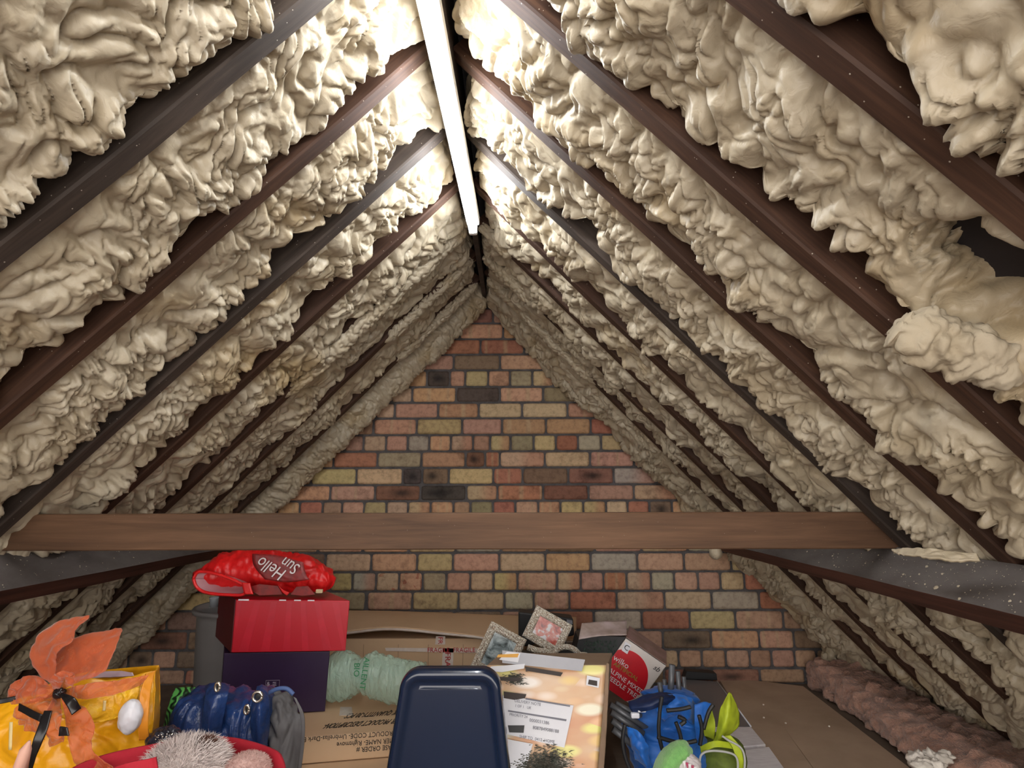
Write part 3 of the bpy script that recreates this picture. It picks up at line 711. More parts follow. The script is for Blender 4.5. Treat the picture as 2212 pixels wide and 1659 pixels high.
ex = (at(540, 1215, 1.9)-at(600, 1250, 1.9)).normalized(); ey = (at(590, 1250, 1.9)-at(625, 1205, 1.9)); ey = (ey-ex*ey.dot(ex)).normalized()
text_obj('lettering', 'Hello', INKW, rb, at(587, 1228, 1.893), ex, ey, .056, .0008, shear=.25, squeeze=.8)
text_obj('lettering', 'Sun', INKW, rb, at(628, 1222, 1.893), ex, ey, .052, .0008, shear=.25, squeeze=.8)
patch('handle', [[at(x, y, 1.90) for x, y in r] for r in (((522, 1258), (540, 1260)), ((524, 1270), (543, 1272)), ((528, 1284), (547, 1284)))], REDB, rb, (12, 6), th=.003)
patch('handle', [[at(x, y, 1.92) for x, y in r] for r in (((600, 1262), (606, 1270)), ((612, 1274), (612, 1280)), ((626, 1280), (620, 1286)))], REDB, rb, (12, 6), th=.003)
for pl in (((532, 1270), (560, 1262), (600, 1266), (610, 1284), (560, 1286)), ((628, 1284), (640, 1268), (665, 1266), (680, 1284), (655, 1287))):
    bm = bmesh.new(); bm.faces.new([bm.verts.new(at(x, y, 1.925)) for x, y in pl]); r_ = bmesh.ops.extrude_face_region(bm, geom=list(bm.faces)); bmesh.ops.translate(bm, verts=[v for v in r_['geom'] if isinstance(v, bmesh.types.BMVert)], vec=(0, .004, 0)); bm_obj('handle_opening', bm, DKP, rb)
tag(box('wooden_peg', tuple(at(690, 1277, 1.95)+V3(0, 0, 0)), (.022, .01, .012), mat('pale_wood', (.65, .50, .30), bs=0), bevel=.002), 'tiny pale wooden block at the right end of the red carrier bag', 'block')

# --- green air pillows
m, nt, b = new_mat('green_air_film'); v = objvec(nt); b.inputs['Base Color'].default_value = (.58, .88, .74, 1); b.inputs['Roughness'].default_value = .08
b.inputs['Alpha'].default_value = .45; b.inputs['Specular IOR Level'].default_value = .8; b.inputs['Coat Weight'].default_value = .6
bump(nt, b, noise_n(nt, 38, 3, .6, objvec(nt, (1.4, 1, .6)), 2.0).outputs[0], 1.0, .012); FILM = m
ap = thing('air_pillow', 'crinkled pale green plastic air pillow packaging beside the purple box', 'packaging', tuple(at(800, 1515, 2.05)))
s1 = []
for x, a_, b_ in ((708, 1422, 1500), (716, 1410, 1514), (735, 1406, 1513), (755, 1410, 1509), (772, 1418, 1500), (784, 1430, 1492)):
    t = at(x, a_, 2.08); u = at(x, b_, 2.08); s1.append((tuple((t+u)/2), (0, .055, 0), (0, 0, (t.z-u.z)/2)))
p1 = loft('air_cushion', s1, FILM, ap, (90, 60), amp=.007, sc=.030, seed=1, stretch=(1.3, 1, .8))
s1 = []
for x, a_, b_ in ((776, 1425, 1490), (800, 1410, 1505), (830, 1416, 1516), (860, 1424, 1520), (890, 1428, 1518), (905, 1430, 1500), (918, 1432, 1470)):
    t = at(x, a_, 2.02); u = at(x, b_, 2.02); s1.append((tuple((t+u)/2), (0, .05, 0), (0, 0, (t.z-u.z)/2)))
p2 = loft('air_cushion', s1, FILM, ap, (110, 60), amp=.008, sc=.032, seed=5, stretch=(1.3, 1, .8))
text_obj('lettering', 'BIO', INKG, ap, at(770, 1447, 1.955), (0, 0, -1), (1, 0, 0), .026)
text_obj('lettering', 'AILLENT', INKG, ap, at(787, 1455, 1.95), (-.12, 0, -1), (1, 0, -.12), .026)

# --- navy child's chair, seen from behind
m, nt, b = new_mat('navy_plastic'); b.inputs['Base Color'].default_value = (.010, .020, .050, 1); b.inputs['Roughness'].default_value = .16
b.inputs['Specular IOR Level'].default_value = .6; b.inputs['Coat Weight'].default_value = .3; bump(nt, b, noise_n(nt, 6, 2, .5, objvec(nt)).outputs[0], .08, .004); NAVY = m
ch = thing('chair', "glossy navy blue plastic child's chair seen from behind, its back rising at the bottom centre", 'chair', (-.16, 1.55, 0))
Yc = 1.5
tl_ = at(868, 1447, Yc); tr_ = at(1078, 1447, Yc); bl_ = at(826, 1700, Yc); br_ = at(1106, 1700, Yc)
def outline(n=14, R=.052):
    P = []
    zl = tl_.z; zb_ = .27
    fl_ = lambda z: tl_.x+(bl_.x-tl_.x)*(zl-z)/(zl-bl_.z); fr_ = lambda z: tr_.x+(br_.x-tr_.x)*(zl-z)/(zl-br_.z)
    for z in np.linspace(zb_, zl-R, 10): P.append((fl_(z), z))
    x0 = fl_(zl-R)
    for i in range(1, n+1):
        a_ = math.pi/2*i/n; P.append((x0+R-R*math.cos(a_), zl-R+R*math.sin(a_)))
    x1 = fr_(zl-R)
    for x in np.linspace(P[-1][0], x1-R, 10)[1:-1]: P.append((x, zl+.0))
    for i in range(0, n+1):
        a_ = math.pi/2*i/n; P.append((x1-R+R*math.sin(a_), zl-R+R*math.cos(a_)))
    for z in np.linspace(zl-R, zb_, 10)[1:]: P.append((fr_(z), z))
    return np.array(P)
O = outline(); nO = len(O)
def inset(t):
    d = np.gradient(O, axis=0); nn = np.stack([d[:, 1], -d[:, 0]], -1); nn /= np.linalg.norm(nn, axis=1, keepdims=True)
    return O+nn*t
rings = []
for t, y in ((.0, .030), (-.0, .022), (.0015, .008), (.005, .001), (.011, -.002), (.019, -.001), (.026, .004), (.031, .0085), (.038, .0105), (.047, .010)):
    P = inset(t); rings.append(np.stack([P[:, 0], np.full(nO, Yc)+y, P[:, 1]], -1))
# collapse to a centre spine, gently bowed panel
xc = (O[:, 0].min()+O[:, 0].max())/2
last = rings[-1]
for k_, f in enumerate((.75, .5, .25, .0)):
    P = last.copy(); P[:, 0] = xc+(last[:, 0]-xc)*f; zt2 = last[:, 2].max()
    P[:, 2] = last[:, 2] if f else last[:, 2]
    P[:, 2] = np.minimum(P[:, 2], zt2-0*(1-f)); P[:, 1] -= .004*(1-f); rings.append(P)
Rg = np.stack(rings, 0)
V = Rg.reshape(-1, 3); F1 = grid_faces(len(rings), nO)
Vb = V.copy(); Vb[:, 1] += .0035; Vb = Vb[:len(V)]
mesh_np('backrest', np.concatenate([V, Vb+np.array([0, .002, 0])]), np.concatenate([F1, F1[:, ::-1]+len(V)]), NAVY, ch)
zl = at(960, 1447, Yc).z
patch('seat', [[V3(x, y, z) for x in (-.30, -.24, -.165, -.09, -.03)] for y, z in ((1.530, .275), (1.56, .262), (1.65, .262), (1.76, .268), (1.80, .25))], NAVY, ch, (24, 24), th=.006)
for sx, sy in ((-1, 0), (1, 0), (-1, 1), (1, 1)):
    x = -.17+sx*.13; y = 1.54+sy*.22
    tube('leg', [V3(x, y, .265), V3(x+sx*.012, y+(sy-.5)*.03, .12), V3(x+sx*.025, y+(sy-.5)*.06, .0)], [.014, .013, .011], NAVY, ch, 12)

# --- printed tree carton (bokeh print)
m, nt, b = new_mat('blurred_lights_print'); v = objvec(nt, (.55, 1, 1.5))
vo = nd(nt, 'ShaderNodeTexVoronoi', feature='SMOOTH_F1'); vo.inputs['Scale'].default_value = 22; vo.inputs['Smoothness'].default_value = .15; nt.links.new(v, vo.inputs['Vector'])
vo2 = nd(nt, 'ShaderNodeTexVoronoi'); vo2.inputs['Scale'].default_value = 22; nt.links.new(v, vo2.inputs['Vector'])
base = ramp(nt, [(.3, (.66, .30, .16)), (.5, (.72, .46, .27)), (.68, (.78, .62, .48))], noise_n(nt, 7, 3, .5, v).outputs[0])
sp = nd(nt, 'ShaderNodeSeparateColor'); nt.links.new(vo2.outputs['Color'], sp.inputs[0])
dots = ramp(nt, [(0, (.92, .84, .78)), (.3, (.88, .60, .40)), (.45, (.95, .93, .90)), (.72, (.85, .78, .12)), (1, (.88, .50, .32))], sp.outputs[0])
mk = ramp(nt, [(.34, (.95, .95, .95)), (.58, (0, 0, 0))], vo.outputs['Distance'])
mx = nd(nt, 'ShaderNodeMix', data_type='RGBA'); nt.links.new(mk, mx.inputs['Factor']); nt.links.new(base, mx.inputs['A']); nt.links.new(dots, mx.inputs['B'])
nt.links.new(mx.outputs['Result'], b.inputs['Base Color']); b.inputs['Roughness'].default_value = .3; BOKEH = m
tc = thing('printed_carton', 'tall worn carton printed with blurred golden lights, right of the navy chair', 'box', (.05, 1.8, 0))
TQ = [at(1052, 1441, 1.72), at(1313, 1433, 1.72), at(1289, 1700, 1.66), at(1040, 1700, 1.66)]
TQ[0].z = TQ[1].z = (TQ[0].z+TQ[1].z)/2
G0, G1 = TQ[3]-TQ[0], TQ[2]-TQ[1]; kz = TQ[0].z/(TQ[0].z-TQ[3].z); TQ[3] = TQ[0]+G0*kz; TQ[2] = TQ[1]+G1*kz
TQ[2].z = TQ[3].z = .002
ctrl = [[quad_uv(TQ, u, v_)+V3(0, -.012*math.sin(math.pi*u)*math.sin(math.pi*min(v_*1.6, 1)), 0) for u in (0, .25, .5, .75, 1)] for v_ in (0, .25, .5, .75, 1)]
patch('printed_face', ctrl, BOKEH, tc, (24, 24), amp=.0015, sc=.08, th=-.002)
quad_prism('carton', [p+V3(0, .006, 0) for p in TQ], (.035, .12, 0), CARDD, tc, .003)
nT = (TQ[1]-TQ[0]).cross(TQ[3]-TQ[0]).normalized(); nT = nT if nT.y < 0 else -nT
def tpt(x, y, off=.003):
    d = at(x, y, 1)-V3(0, 0, CZ); o = V3(0, 0, CZ); return o+d*((TQ[0]+nT*(off+.013)-o).dot(nT)/d.dot(nT))
def label(pts, m, name='label', th=.0006, off=.003): return quad_prism(name, [tpt(x, y, off) for x, y in pts], -nT*-.0+V3(0, th, 0), m, tc, 0)
label([(1060, 1499), (1239, 1524), (1219, 1615), (1060, 1578)], WHITE)
label([(1060, 1590), (1151, 1607), (1134, 1668), (1060, 1668)], WHITE)
GL2 = mat('grey_label_paper', (.42, .42, .46), (.38, .38, .42), .5, bs=0)
label([(1085, 1405), (1264, 1425), (1257, 1450), (1120, 1436), (1085, 1432)], GL2)
label([(1095, 1408), (1124, 1411), (1119, 1431), (1078, 1425)], WHITE, 'paper_strip', off=.004)
label([(1076, 1414), (1121, 1412), (1118, 1420), (1073, 1420)], mat('orange_strip', (.75, .38, .06), bs=0), 'paper_strip', off=.005)
label([(1060, 1440), (1134, 1434), (1132, 1444), (1085, 1452), (1056, 1450)], WHITE, 'paper_strip', off=.004)
BRN = mat('dark_brown_print', (.035, .022, .018), bs=0)
label([(1134, 1440), (1216, 1453), (1211, 1461), (1136, 1449)], BRN, 'dark_band', off=.004)
label([(1088, 1494), (1137, 1500), (1134, 1508), (1112, 1512), (1088, 1508)], BRN, 'dark_band', off=.004)
label([(1076, 1462), (1126, 1464), (1122, 1472), (1076, 1470)], BRN, 'dark_band', off=.004)
label([(1097, 1567), (1133, 1567), (1131, 1583), (1100, 1582)], BLACK, 'black_block', off=.0042)
label([(1268, 1459), (1296, 1465), (1293, 1486), (1266, 1480)], WHITE, 'picture_square', off=.004)
label([(1272, 1468), (1290, 1471), (1290, 1482), (1270, 1478)], BRN, 'picture_square', off=.005)
GRYL = mat('grey_line', (.2, .2, .24), bs=0)
for a_ in (((1136, 1508), (1232, 1524), (1231, 1527), (1135, 1511)), ((1098, 1534), (1224, 1554), (1223, 1558), (1097, 1537))): label(a_, GRYL, 'printed_line', off=.0042)
exT = (tpt(1232, 1524)-tpt(1136, 1509)).normalized(); eyT = nT.cross(exT)*1; eyT = eyT if eyT.z > 0 else -eyT
for s, x, y, sz in (('8087849088188', 1179, 1576, .011), ('0000031386', 1165, 1559, .011), ('SHIP TO  0412  HOME', 1160, 1597, .010), ('DELIVERY NOTE', 1140, 1518, .010), ('1 OF 1   UK', 1130, 1527, .009), ('PRIORITY 24', 1120, 1546, .009)):
    text_obj('lettering', s, mat('grey_ink', (.12, .12, .15), bs=0) if s[0] == '8' else GRYL, tc, tpt(x, y, .0045), exT, eyT, sz, .0003)
# printed fir branches: needles as a flat print
V, Fs = [], []; rr = random.Random(8)
for cx_, cy_, n_, L_ in ((1180, 1650, 900, 36), (1150, 1668, 500, 30), (1108, 1466, 200, 14)):
    for k in range(n_):
        x = cx_+rr.gauss(0, L_*.65); y = cy_+rr.gauss(0, L_*.42)
        an = rr.uniform(-.5, .5); l = rr.uniform(5, 12); wdt = rr.uniform(.8, 1.6)
        if y > 1690 or x < 1065: continue
        dx, dy = l*math.cos(an), l*math.sin(an); k0 = len(V)
        V += [tuple(tpt(x, y-wdt, .0038)), tuple(tpt(x+dx, y+dy, .0038)), tuple(tpt(x, y+wdt, .0038))]; Fs.append((k0, k0+1, k0+2))
poly_obj('printed_fir', V, Fs, mat('fir_green_print', (.022, .030, .014), (.06, .045, .025), .5, sc=60, bs=0), tc)
patch('worn_edge', [[tpt(x, y, .004)+V3(.0, 0, 0) for x, y in r] for r in (((1310, 1432), (1316, 1434)), ((1304, 1520), (1313, 1520)), ((1297, 1600), (1309, 1600)), ((1290, 1680), (1303, 1680)))], CARDD, tc, (40, 6), amp=.004, sc=.02, th=.002)

# --- dark crate that carries the frames, and the frames
cr_ = thing('storage_crate', 'black crate mostly hidden behind the printed carton, under the carved photo frames', 'crate', (.05, 2.16, 0))
box('body', (.06, 2.145, .165), (.40, .30, .325), BLACK, cr_, bevel=.006); box('lid', (.06, 2.145, .334), (.41, .31, .014), BLACK, cr_, bevel=.004)
m, nt, b = new_mat('carved_cream_wood'); v = objvec(nt)
wv = nd(nt, 'ShaderNodeTexWave', wave_type='BANDS', bands_direction='DIAGONAL'); wv.inputs['Scale'].default_value = 62; wv.inputs['Distortion'].default_value = 9; wv.inputs['Detail'].default_value = 1; wv.inputs['Detail Scale'].default_value = 3
nt.links.new(v, wv.inputs['Vector'])
nt.links.new(ramp(nt, [(.10, (.34, .22, .14)), (.30, (.82, .73, .60)), (.8, (.92, .86, .76))], wv.outputs['Fac']), b.inputs['Base Color']); b.inputs['Roughness'].default_value = .7
bump(nt, b, wv.outputs['Fac'], .9, .003); CARV = m
def pic_mat(name, stops, sc, dist=1.0):
    m, nt, b = new_mat(name); nt.links.new(ramp(nt, stops, noise_n(nt, sc, 4, .6, objvec(nt), dist).outputs[0]), b.inputs['Base Color']); b.inputs['Roughness'].default_value = .12; return m
P1 = pic_mat('landscape_photo', [(.35, (.05, .06, .06)), (.48, (.22, .27, .28)), (.6, (.50, .58, .60)), (.7, (.22, .12, .06))], 22)
P2 = pic_mat('red_photo', [(.35, (.10, .02, .03)), (.46, (.45, .08, .06)), (.56, (.55, .18, .14)), (.64, (.60, .58, .62))], 26)
def photo_frame(label_, T, Rr, L_, Y, pm, bw=.026):
    a_, r_, l_ = at(*T, Y[0]), at(*Rr, Y[1]), at(*L_, Y[2])
    ex = (r_-a_); wd = ex.length; ex.normalize(); ey = (l_-a_); ey = ey-ex*ey.dot(ex); ht = ey.length; ey.normalize(); nz = ex.cross(ey); nz = nz if nz.y < 0 else -nz
    t = thing('photo_frame', label_, 'photo frame', tuple(a_+ey*ht))
    def lp(u, v_, d=0): return a_+ex*u+ey*v_+nz*d
    bm = bmesh.new()
    prof = [(0, -.008), (0, .004), (.003, .007), (.008, .0085), (.012, .006), (bw-.006, .007), (bw-.003, .005), (bw, .001), (bw, -.004)]
    rg = []
    for o_, d in prof: rg.append([bm.verts.new(lp(*c, d)) for c in ((o_, o_), (wd-o_, o_), (wd-o_, ht-o_), (o_, ht-o_))])
    for i in range(len(prof)-1):
        for j in range(4): bm.faces.new((rg[i][j], rg[i][(j+1) % 4], rg[i+1][(j+1) % 4], rg[i+1][j]))
    bm_obj('carved_border', bm, CARV, t)
    quad_prism('picture', [lp(bw-.001, bw-.001, 0), lp(wd-bw+.001, bw-.001, 0), lp(wd-bw+.001, ht-bw+.001, 0), lp(bw-.001, ht-bw+.001, 0)], -nz*.002, pm, t, 0)
    quad_prism('backing', [lp(.002, .002, -.004), lp(wd-.002, .002, -.004), lp(wd-.002, ht-.002, -.004), lp(.002, ht-.002, -.004)], -nz*.004, BLACK, t, 0)
    return t
photo_frame('carved cream photo frame with a landscape picture, leaning behind the navy chair', (1062, 1341), (1138, 1382), (1005, 1433), (2.02, 2.02, 1.99), P1)
photo_frame('upper carved cream photo frame with a red picture, tilted against the wall-side box', (1160, 1307), (1237, 1351), (1124, 1371), (2.08, 2.08, 2.06), P2)
af = thing('photo_frame', 'carved cream frame with a scalloped arched top, half hidden behind the printed carton', 'photo frame', tuple(at(1230, 1425, 1.99)))
arc = smooth_line([at(x, y, 1.99) for x, y in ((1196, 1428), (1200, 1408), (1212, 1399), (1228, 1398), (1242, 1404), (1252, 1414), (1266, 1416), (1276, 1426), (1282, 1440))], 6)
tube('scalloped_border', arc, .0095, CARV, af); bm = bmesh.new(); bm.faces.new([bm.verts.new(p+V3(0, .004, 0)) for p in arc]); bm_obj('backing', bm, BLACK, af)
inner = smooth_line([at(x, y, 1.985) for x, y in ((1140, 1398), (1160, 1405), (1180, 1408), (1198, 1418))], 6); tube('lower_border', inner, .010, CARV, af)

# --- tree carton with the red disc
def clip_poly(P, Q):
    out = P
    for i in range(4):
        a_, b_ = Q[i], Q[(i+1) % 4]; inp = out; out = []
        def side_(p): return (b_[0]-a_[0])*(p[1]-a_[1])-(b_[1]-a_[1])*(p[0]-a_[0])
        for k in range(len(inp)):
            p, q_ = inp[k-1], inp[k]; sp_, sq = side_(p), side_(q_)
            if (sp_ >= 0) != (sq >= 0): t = sp_/(sp_-sq); out.append((p[0]+(q_[0]-p[0])*t, p[1]+(q_[1]-p[1])*t))
            if sq >= 0: out.append(q_)
    return out
wk = thing('tree_carton', 'white and red artificial tree carton tilted on its corner against the bricks, one end open', 'box', tuple(at(1370, 1530, 2.2)))
Yw = 2.15; WQ = [(1352, 1379), (1439, 1439), (1374, 1530), (1287, 1470)]
CREAMC = mat('cream_card', (.72, .66, .62), (.66, .60, .56), .45, bs=0)
quad_prism('carton', [at(x, y, Yw) for x, y in WQ], (.045, .17, 0), CREAMC, wk, .002)
quad_prism('side_panel', [at(1353, 1377, Yw), at(1440, 1437.5, Yw), at(1440, 1437.5, Yw)+V3(.045, .17, .0), at(1353, 1377, Yw)+V3(.045, .17, .0)], (0, 0, .002), mat('worn_brown_card', (.26, .16, .13), (.40, .24, .22), .6, sc=20, bs=.2), wk, 0)
cp = clip_poly([(1346+54*math.cos(t), 1459+56*math.sin(t)) for t in np.linspace(0, 2*math.pi, 64, endpoint=False)], WQ)
def flat(name, pts, Y, m, parent, th=.0008):
    bm = bmesh.new(); f = bm.faces.new([bm.verts.new(at(x, y, Y)) for x, y in pts]); r_ = bmesh.ops.extrude_face_region(bm, geom=[f]); bmesh.ops.translate(bm, verts=[v for v in r_['geom'] if isinstance(v, bmesh.types.BMVert)], vec=(0, th, 0)); return bm_obj(name, bm, m, parent)
flat('red_disc', cp, Yw-.0015, mat('red_print', (.62, .01, .02), bs=0, rough=.35), wk)
exW = (at(1439, 1439, Yw)-at(1352, 1379, Yw)).normalized(); eyW = V3(-exW.z, 0, exW.x)
text_obj('lettering', 'wilko', INKW, wk, at(1342, 1430, Yw-.003), exW, eyW, .028, .0005)
text_obj('lettering', 'ARTIFICIAL', mat('gold_green_ink', (.30, .30, .04), bs=0), wk, at(1352, 1451, Yw-.003), exW, eyW, .020, .0005)
text_obj('lettering', 'ALPINE MIXED', INKW, wk, at(1353, 1472, Yw-.003), exW, eyW, .022, .0005)
text_obj('lettering', 'NEEDLE TREE', INKW, wk, at(1345, 1484, Yw-.003), exW, eyW, .022, .0005)
flat('emblem_tile', [(1351, 1386), (1364, 1394), (1355, 1413), (1343, 1405)], Yw-.003, WHITE, wk); text_obj('emblem', 'C', BLACK, wk, at(1353.5, 1399.5, Yw-.005), exW, eyW, .026, .0008)
text_obj('scribble', 'sb', BLACK, wk, at(1418, 1444, Yw-.003), exW, eyW, .026, .0002, shear=.4)
fm = mat('pale_flap_card', (.58, .46, .46), (.32, .24, .18), .5, sc=14, bs=0)
patch('open_flap', [[at(x, y, Y) for x, y, Y in r] for r in (((1257, 1346, 2.2), (1305, 1342, 2.24), (1354, 1340, 2.28)), ((1254, 1360, 2.17), (1305, 1357, 2.2), (1354, 1356, 2.22)), ((1250, 1381, 2.14), (1300, 1373, 2.14), (1354, 1371, 2.15)))], fm, wk, (12, 16), amp=.001, th=.002)
flat('dark_opening', [(1250, 1380), (1300, 1374), (1352, 1376), (1322, 1420), (1286, 1470), (1262, 1432), (1240, 1424)], 2.16, BLACK, wk, .12)  # solid black block, the dark of the carton's inside put into colour
V, Fs = [], []
for k in range(260):
    x = rr.uniform(1258, 1335); y = rr.uniform(1385, 1430); 
    if x > 1352-(y-1376)*.75: continue
    p = at(x, y, 2.155); d = Vector((rr.gauss(0, 1), -abs(rr.gauss(0, .4)), rr.gauss(0, 1))).normalized()*rr.uniform(.008, .018); s_ = Vector((d.z, 0, -d.x)).normalized()*.0007
    k0 = len(V); V += [tuple(p-s_), tuple(p+d), tuple(p+s_)]; Fs.append((k0, k0+1, k0+2))
poly_obj('tree_needles', V, Fs, mat('dark_green_needles', (.015, .06, .03), bs=0), wk)['kind'] = 'stuff'

# --- blue folding camping chair bundle
BLUE = mat('bright_blue_nylon', (.012, .16, .62), (.008, .10, .42), .5, sc=14, bsc=70, bs=.4, bd=.002, sheen=.2)
NAVB = mat('dark_blue_nylon', (.006, .02, .085), (.005, .014, .05), .5, sc=14, bsc=70, bs=.3)
bc = thing('camping_chair', 'folded bright blue camping chair with grey tube frame, crumpled on the loft floor', 'chair', tuple(fl(1450, 1700, 0)))
zf = 0
def ctr(rows, Y): return [[at(x, y, Y+dy) for x, y, dy in r] for r in rows]
sec = []
for y, xa_, xb_, Y, h in ((1488, 1420, 1470, 1.95, .04), (1500, 1400, 1500, 1.95, .07), (1530, 1375, 1512, 1.93, .10), (1570, 1352, 1518, 1.90, .12), (1620, 1358, 1522, 1.88, .13), (1680, 1380, 1520, 1.86, .13), (1800, 1400, 1500, 1.86, .12)):
    a_ = at(xa_, y, Y); b_ = at(xb_, y, Y); c = (a_+b_)/2
    if y == 1800: c.z = .01
    sec.append((tuple(c), ((b_.x-a_.x)/2, 0, 0), (0, h, 0)))
loft('seat_fabric', sec, BLUE, bc, (80, 60), amp=.022, sc=.055, seed=9)
patch('dark_flap', ctr([[(1357, 1515, 0), (1400, 1500, 0), (1432, 1494, 0), (1455, 1500, 0)], [(1360, 1530, -.03), (1400, 1520, -.05), (1430, 1510, -.05), (1458, 1508, -.03)], [(1368, 1542, -.02), (1400, 1535, -.05), (1432, 1524, -.05), (1452, 1520, -.02)]], 1.82), NAVB, bc, (20, 26), amp=.004, sc=.04)
patch('blue_flap', ctr([[(1500, 1522, .0), (1522, 1516, 0), (1541, 1521, 0)], [(1500, 1560, -.02), (1518, 1558, -.03), (1534, 1545, -.02)], [(1505, 1600, 0), (1516, 1590, -.02), (1522, 1570, 0)]], 1.80), BLUE, bc, (20, 20), amp=.003, sc=.04)
patch('blue_flap', ctr([[(1410, 1510, 0), (1440, 1500, -.03), (1475, 1500, -.03), (1500, 1515, 0)], [(1420, 1535, -.03), (1445, 1528, -.06), (1480, 1520, -.06), (1508, 1545, 0)], [(1435, 1560, -.02), (1455, 1545, -.04), (1480, 1550, -.05), (1505, 1580, 0)]], 1.84), BLUE, bc, (26, 30), amp=.010, sc=.04, seed=4)
patch('blue_flap', ctr([[(1352, 1570, 0), (1380, 1580, -.03), (1400, 1610, -.03)], [(1360, 1600, 0), (1385, 1630, -.04), (1405, 1645, -.03)], [(1372, 1640, 0), (1400, 1665, -.03), (1420, 1690, -.02)]], 1.76), BLUE, bc, (26, 26), amp=.008, sc=.04, seed=6)
for pts in (((1430, 1505), (1425, 1540), (1424, 1590), (1440, 1650)), ((1350, 1565), (1345, 1600), (1352, 1640), (1370, 1680)), ((1460, 1560), (1470, 1590), (1478, 1640)), ((1440, 1535), (1470, 1532), (1492, 1527)), ((1465, 1548), (1480, 1556), (1470, 1566)), ((1510, 1545), (1516, 1575), (1512, 1610)), ((1505, 1600), (1470, 1605), (1420, 1592)), ((1541, 1522), (1530, 1540), (1520, 1575))):
    tube('strap', smooth_line([at(x, y, 1.735) for x, y in pts]), .0055, BLACK, bc, 8)
for a_, b_, Y, r in (((1452, 1436), (1447, 1520), 1.95, .010), ((1464, 1450), (1469, 1520), 1.95, .008), ((1425, 1474), (1431, 1520), 1.93, .008), ((1477, 1462), (1480, 1520), 1.99, .007), ((1435, 1468), (1440, 1520), 1.99, .007)):
    tube('frame_tube', [at(*a_, Y), at(*b_, Y)], r, GREYT, bc); 
for a_, b_, Y in (((1318, 1522), (1398, 1575), 1.84), ((1320, 1538), (1390, 1585), 1.82), ((1322, 1556), (1380, 1600), 1.80), ((1330, 1520), (1385, 1548), 1.88), ((1324, 1575), (1370, 1612), 1.79)):
    tube('frame_tube', [at(*a_, Y), at(*b_, Y)], .009, GREYT, bc)
for p in ((1372, 1545), (1386, 1532)): box('foot_cap', tuple(at(*p, 1.79)), (.025, .015, .015), WHITE, bc, bevel=.004)
# --- lime safety gear
LIME = mat('lime_nylon', (.50, .60, .03), (.38, .47, .02), .5, sc=20, bsc=90, bs=.3, bd=.0015)
PIPE = mat('grey_piping', (.5, .5, .48), bs=0); LIMD = mat('dark_lime_mesh', (.14, .19, .02), (.10, .13, .02), .7, sc=60, bs=.3)
lg = thing('safety_harness', 'lime green safety bag with grey piping, slumped right of the blue camping chair', 'bag', tuple(fl(1560, 1690, 0)))
sec = []
for y, xa_, xb_, Y, h in ((1592, 1530, 1570, 1.86, .03), (1600, 1515, 1595, 1.86, .06), (1625, 1510, 1608, 1.85, .08), (1660, 1508, 1606, 1.84, .08), (1780, 1515, 1600, 1.84, .07)):
    a_ = at(xa_, y, Y); b_ = at(xb_, y, Y); c = (a_+b_)/2
    if y == 1780: c.z = .01
    sec.append((tuple(c), ((b_.x-a_.x)/2, 0, 0), (0, h, 0)))
loft('bag_body', sec, LIMD, lg, (50, 40), amp=.006, sc=.05, seed=2)
patch('flap', ctr([[(1573, 1497, 0), (1576, 1495, 0), (1580, 1498, 0)], [(1556, 1530, -.01), (1575, 1528, -.03), (1594, 1530, 0)], [(1550, 1562, -.01), (1570, 1560, -.04), (1598, 1555, 0)], [(1545, 1590, 0), (1560, 1588, -.02), (1592, 1575, 0)], [(1540, 1600, 0), (1550, 1604, -.01), (1565, 1598, 0)]], 1.80), LIME, lg, (40, 24), amp=.004, sc=.05, seed=8)
patch('flap', ctr([[(1520, 1540, .02), (1538, 1535, 0)], [(1518, 1570, 0), (1545, 1565, -.02)], [(1522, 1590, 0), (1542, 1598, 0)]], 1.82), LIME, lg, (20, 14), amp=.003, sc=.04)
patch('band', ctr([[(1512, 1612, 0), (1545, 1600, -.02), (1590, 1606, 0)], [(1514, 1626, -.01), (1545, 1614, -.03), (1588, 1618, -.01)]], 1.76), LIME, lg, (12, 24), th=.004)
patch('band', ctr([[(1562, 1590, 0), (1578, 1588, 0)], [(1580, 1610, -.01), (1598, 1612, -.01)], [(1590, 1640, -.01), (1606, 1640, -.01)], [(1592, 1670, 0), (1608, 1670, 0)]], 1.75), LIME, lg, (24, 12), th=.004)
tube('piping', smooth_line([at(x, y, 1.735) for x, y in ((1514, 1680), (1512, 1640), (1522, 1625), (1550, 1622), (1585, 1630), (1594, 1650), (1590, 1680))]), .003, PIPE, lg)
tube('piping', smooth_line([at(x, y, 1.735) for x, y in ((1560, 1590), (1575, 1600), (1600, 1615), (1609, 1640), (1606, 1680))]), .003, PIPE, lg)
# --- green plush with teeth
GP = mat('green_plush', (.22, .50, .14), (.16, .40, .11), .95, sc=60, bsc=240, bs=.9, bd=.003, sheen=.5)
gt = thing('plush_toy', 'pale green plush crocodile head with white felt teeth at the bottom edge', 'toy', tuple(at(1450, 1670, 1.62)))
sec = []
for x, y, w_, h_ in ((1412, 1672, .02, .012), (1425, 1655, .035, .03), (1450, 1638, .04, .036), (1472, 1628, .036, .030), (1490, 1630, .02, .016)):
    c = at(x, y, 1.62); sec.append((tuple(c), (0, w_, 0), (h_*.35, 0, h_)))
loft('head', sec, GP, gt, (40, 40), amp=.003, sc=.02)
blob('muzzle', at(1487, 1652, 1.60), (.032, .03, .026), mat('white_plush', (.72, .66, .66), None, .95, bsc=300, bs=.8), gt, .003, .02)
FELTW = mat('white_felt', (.85, .83, .83), bs=0); FELTP = mat('pink_felt', (.45, .05, .12), bs=0)
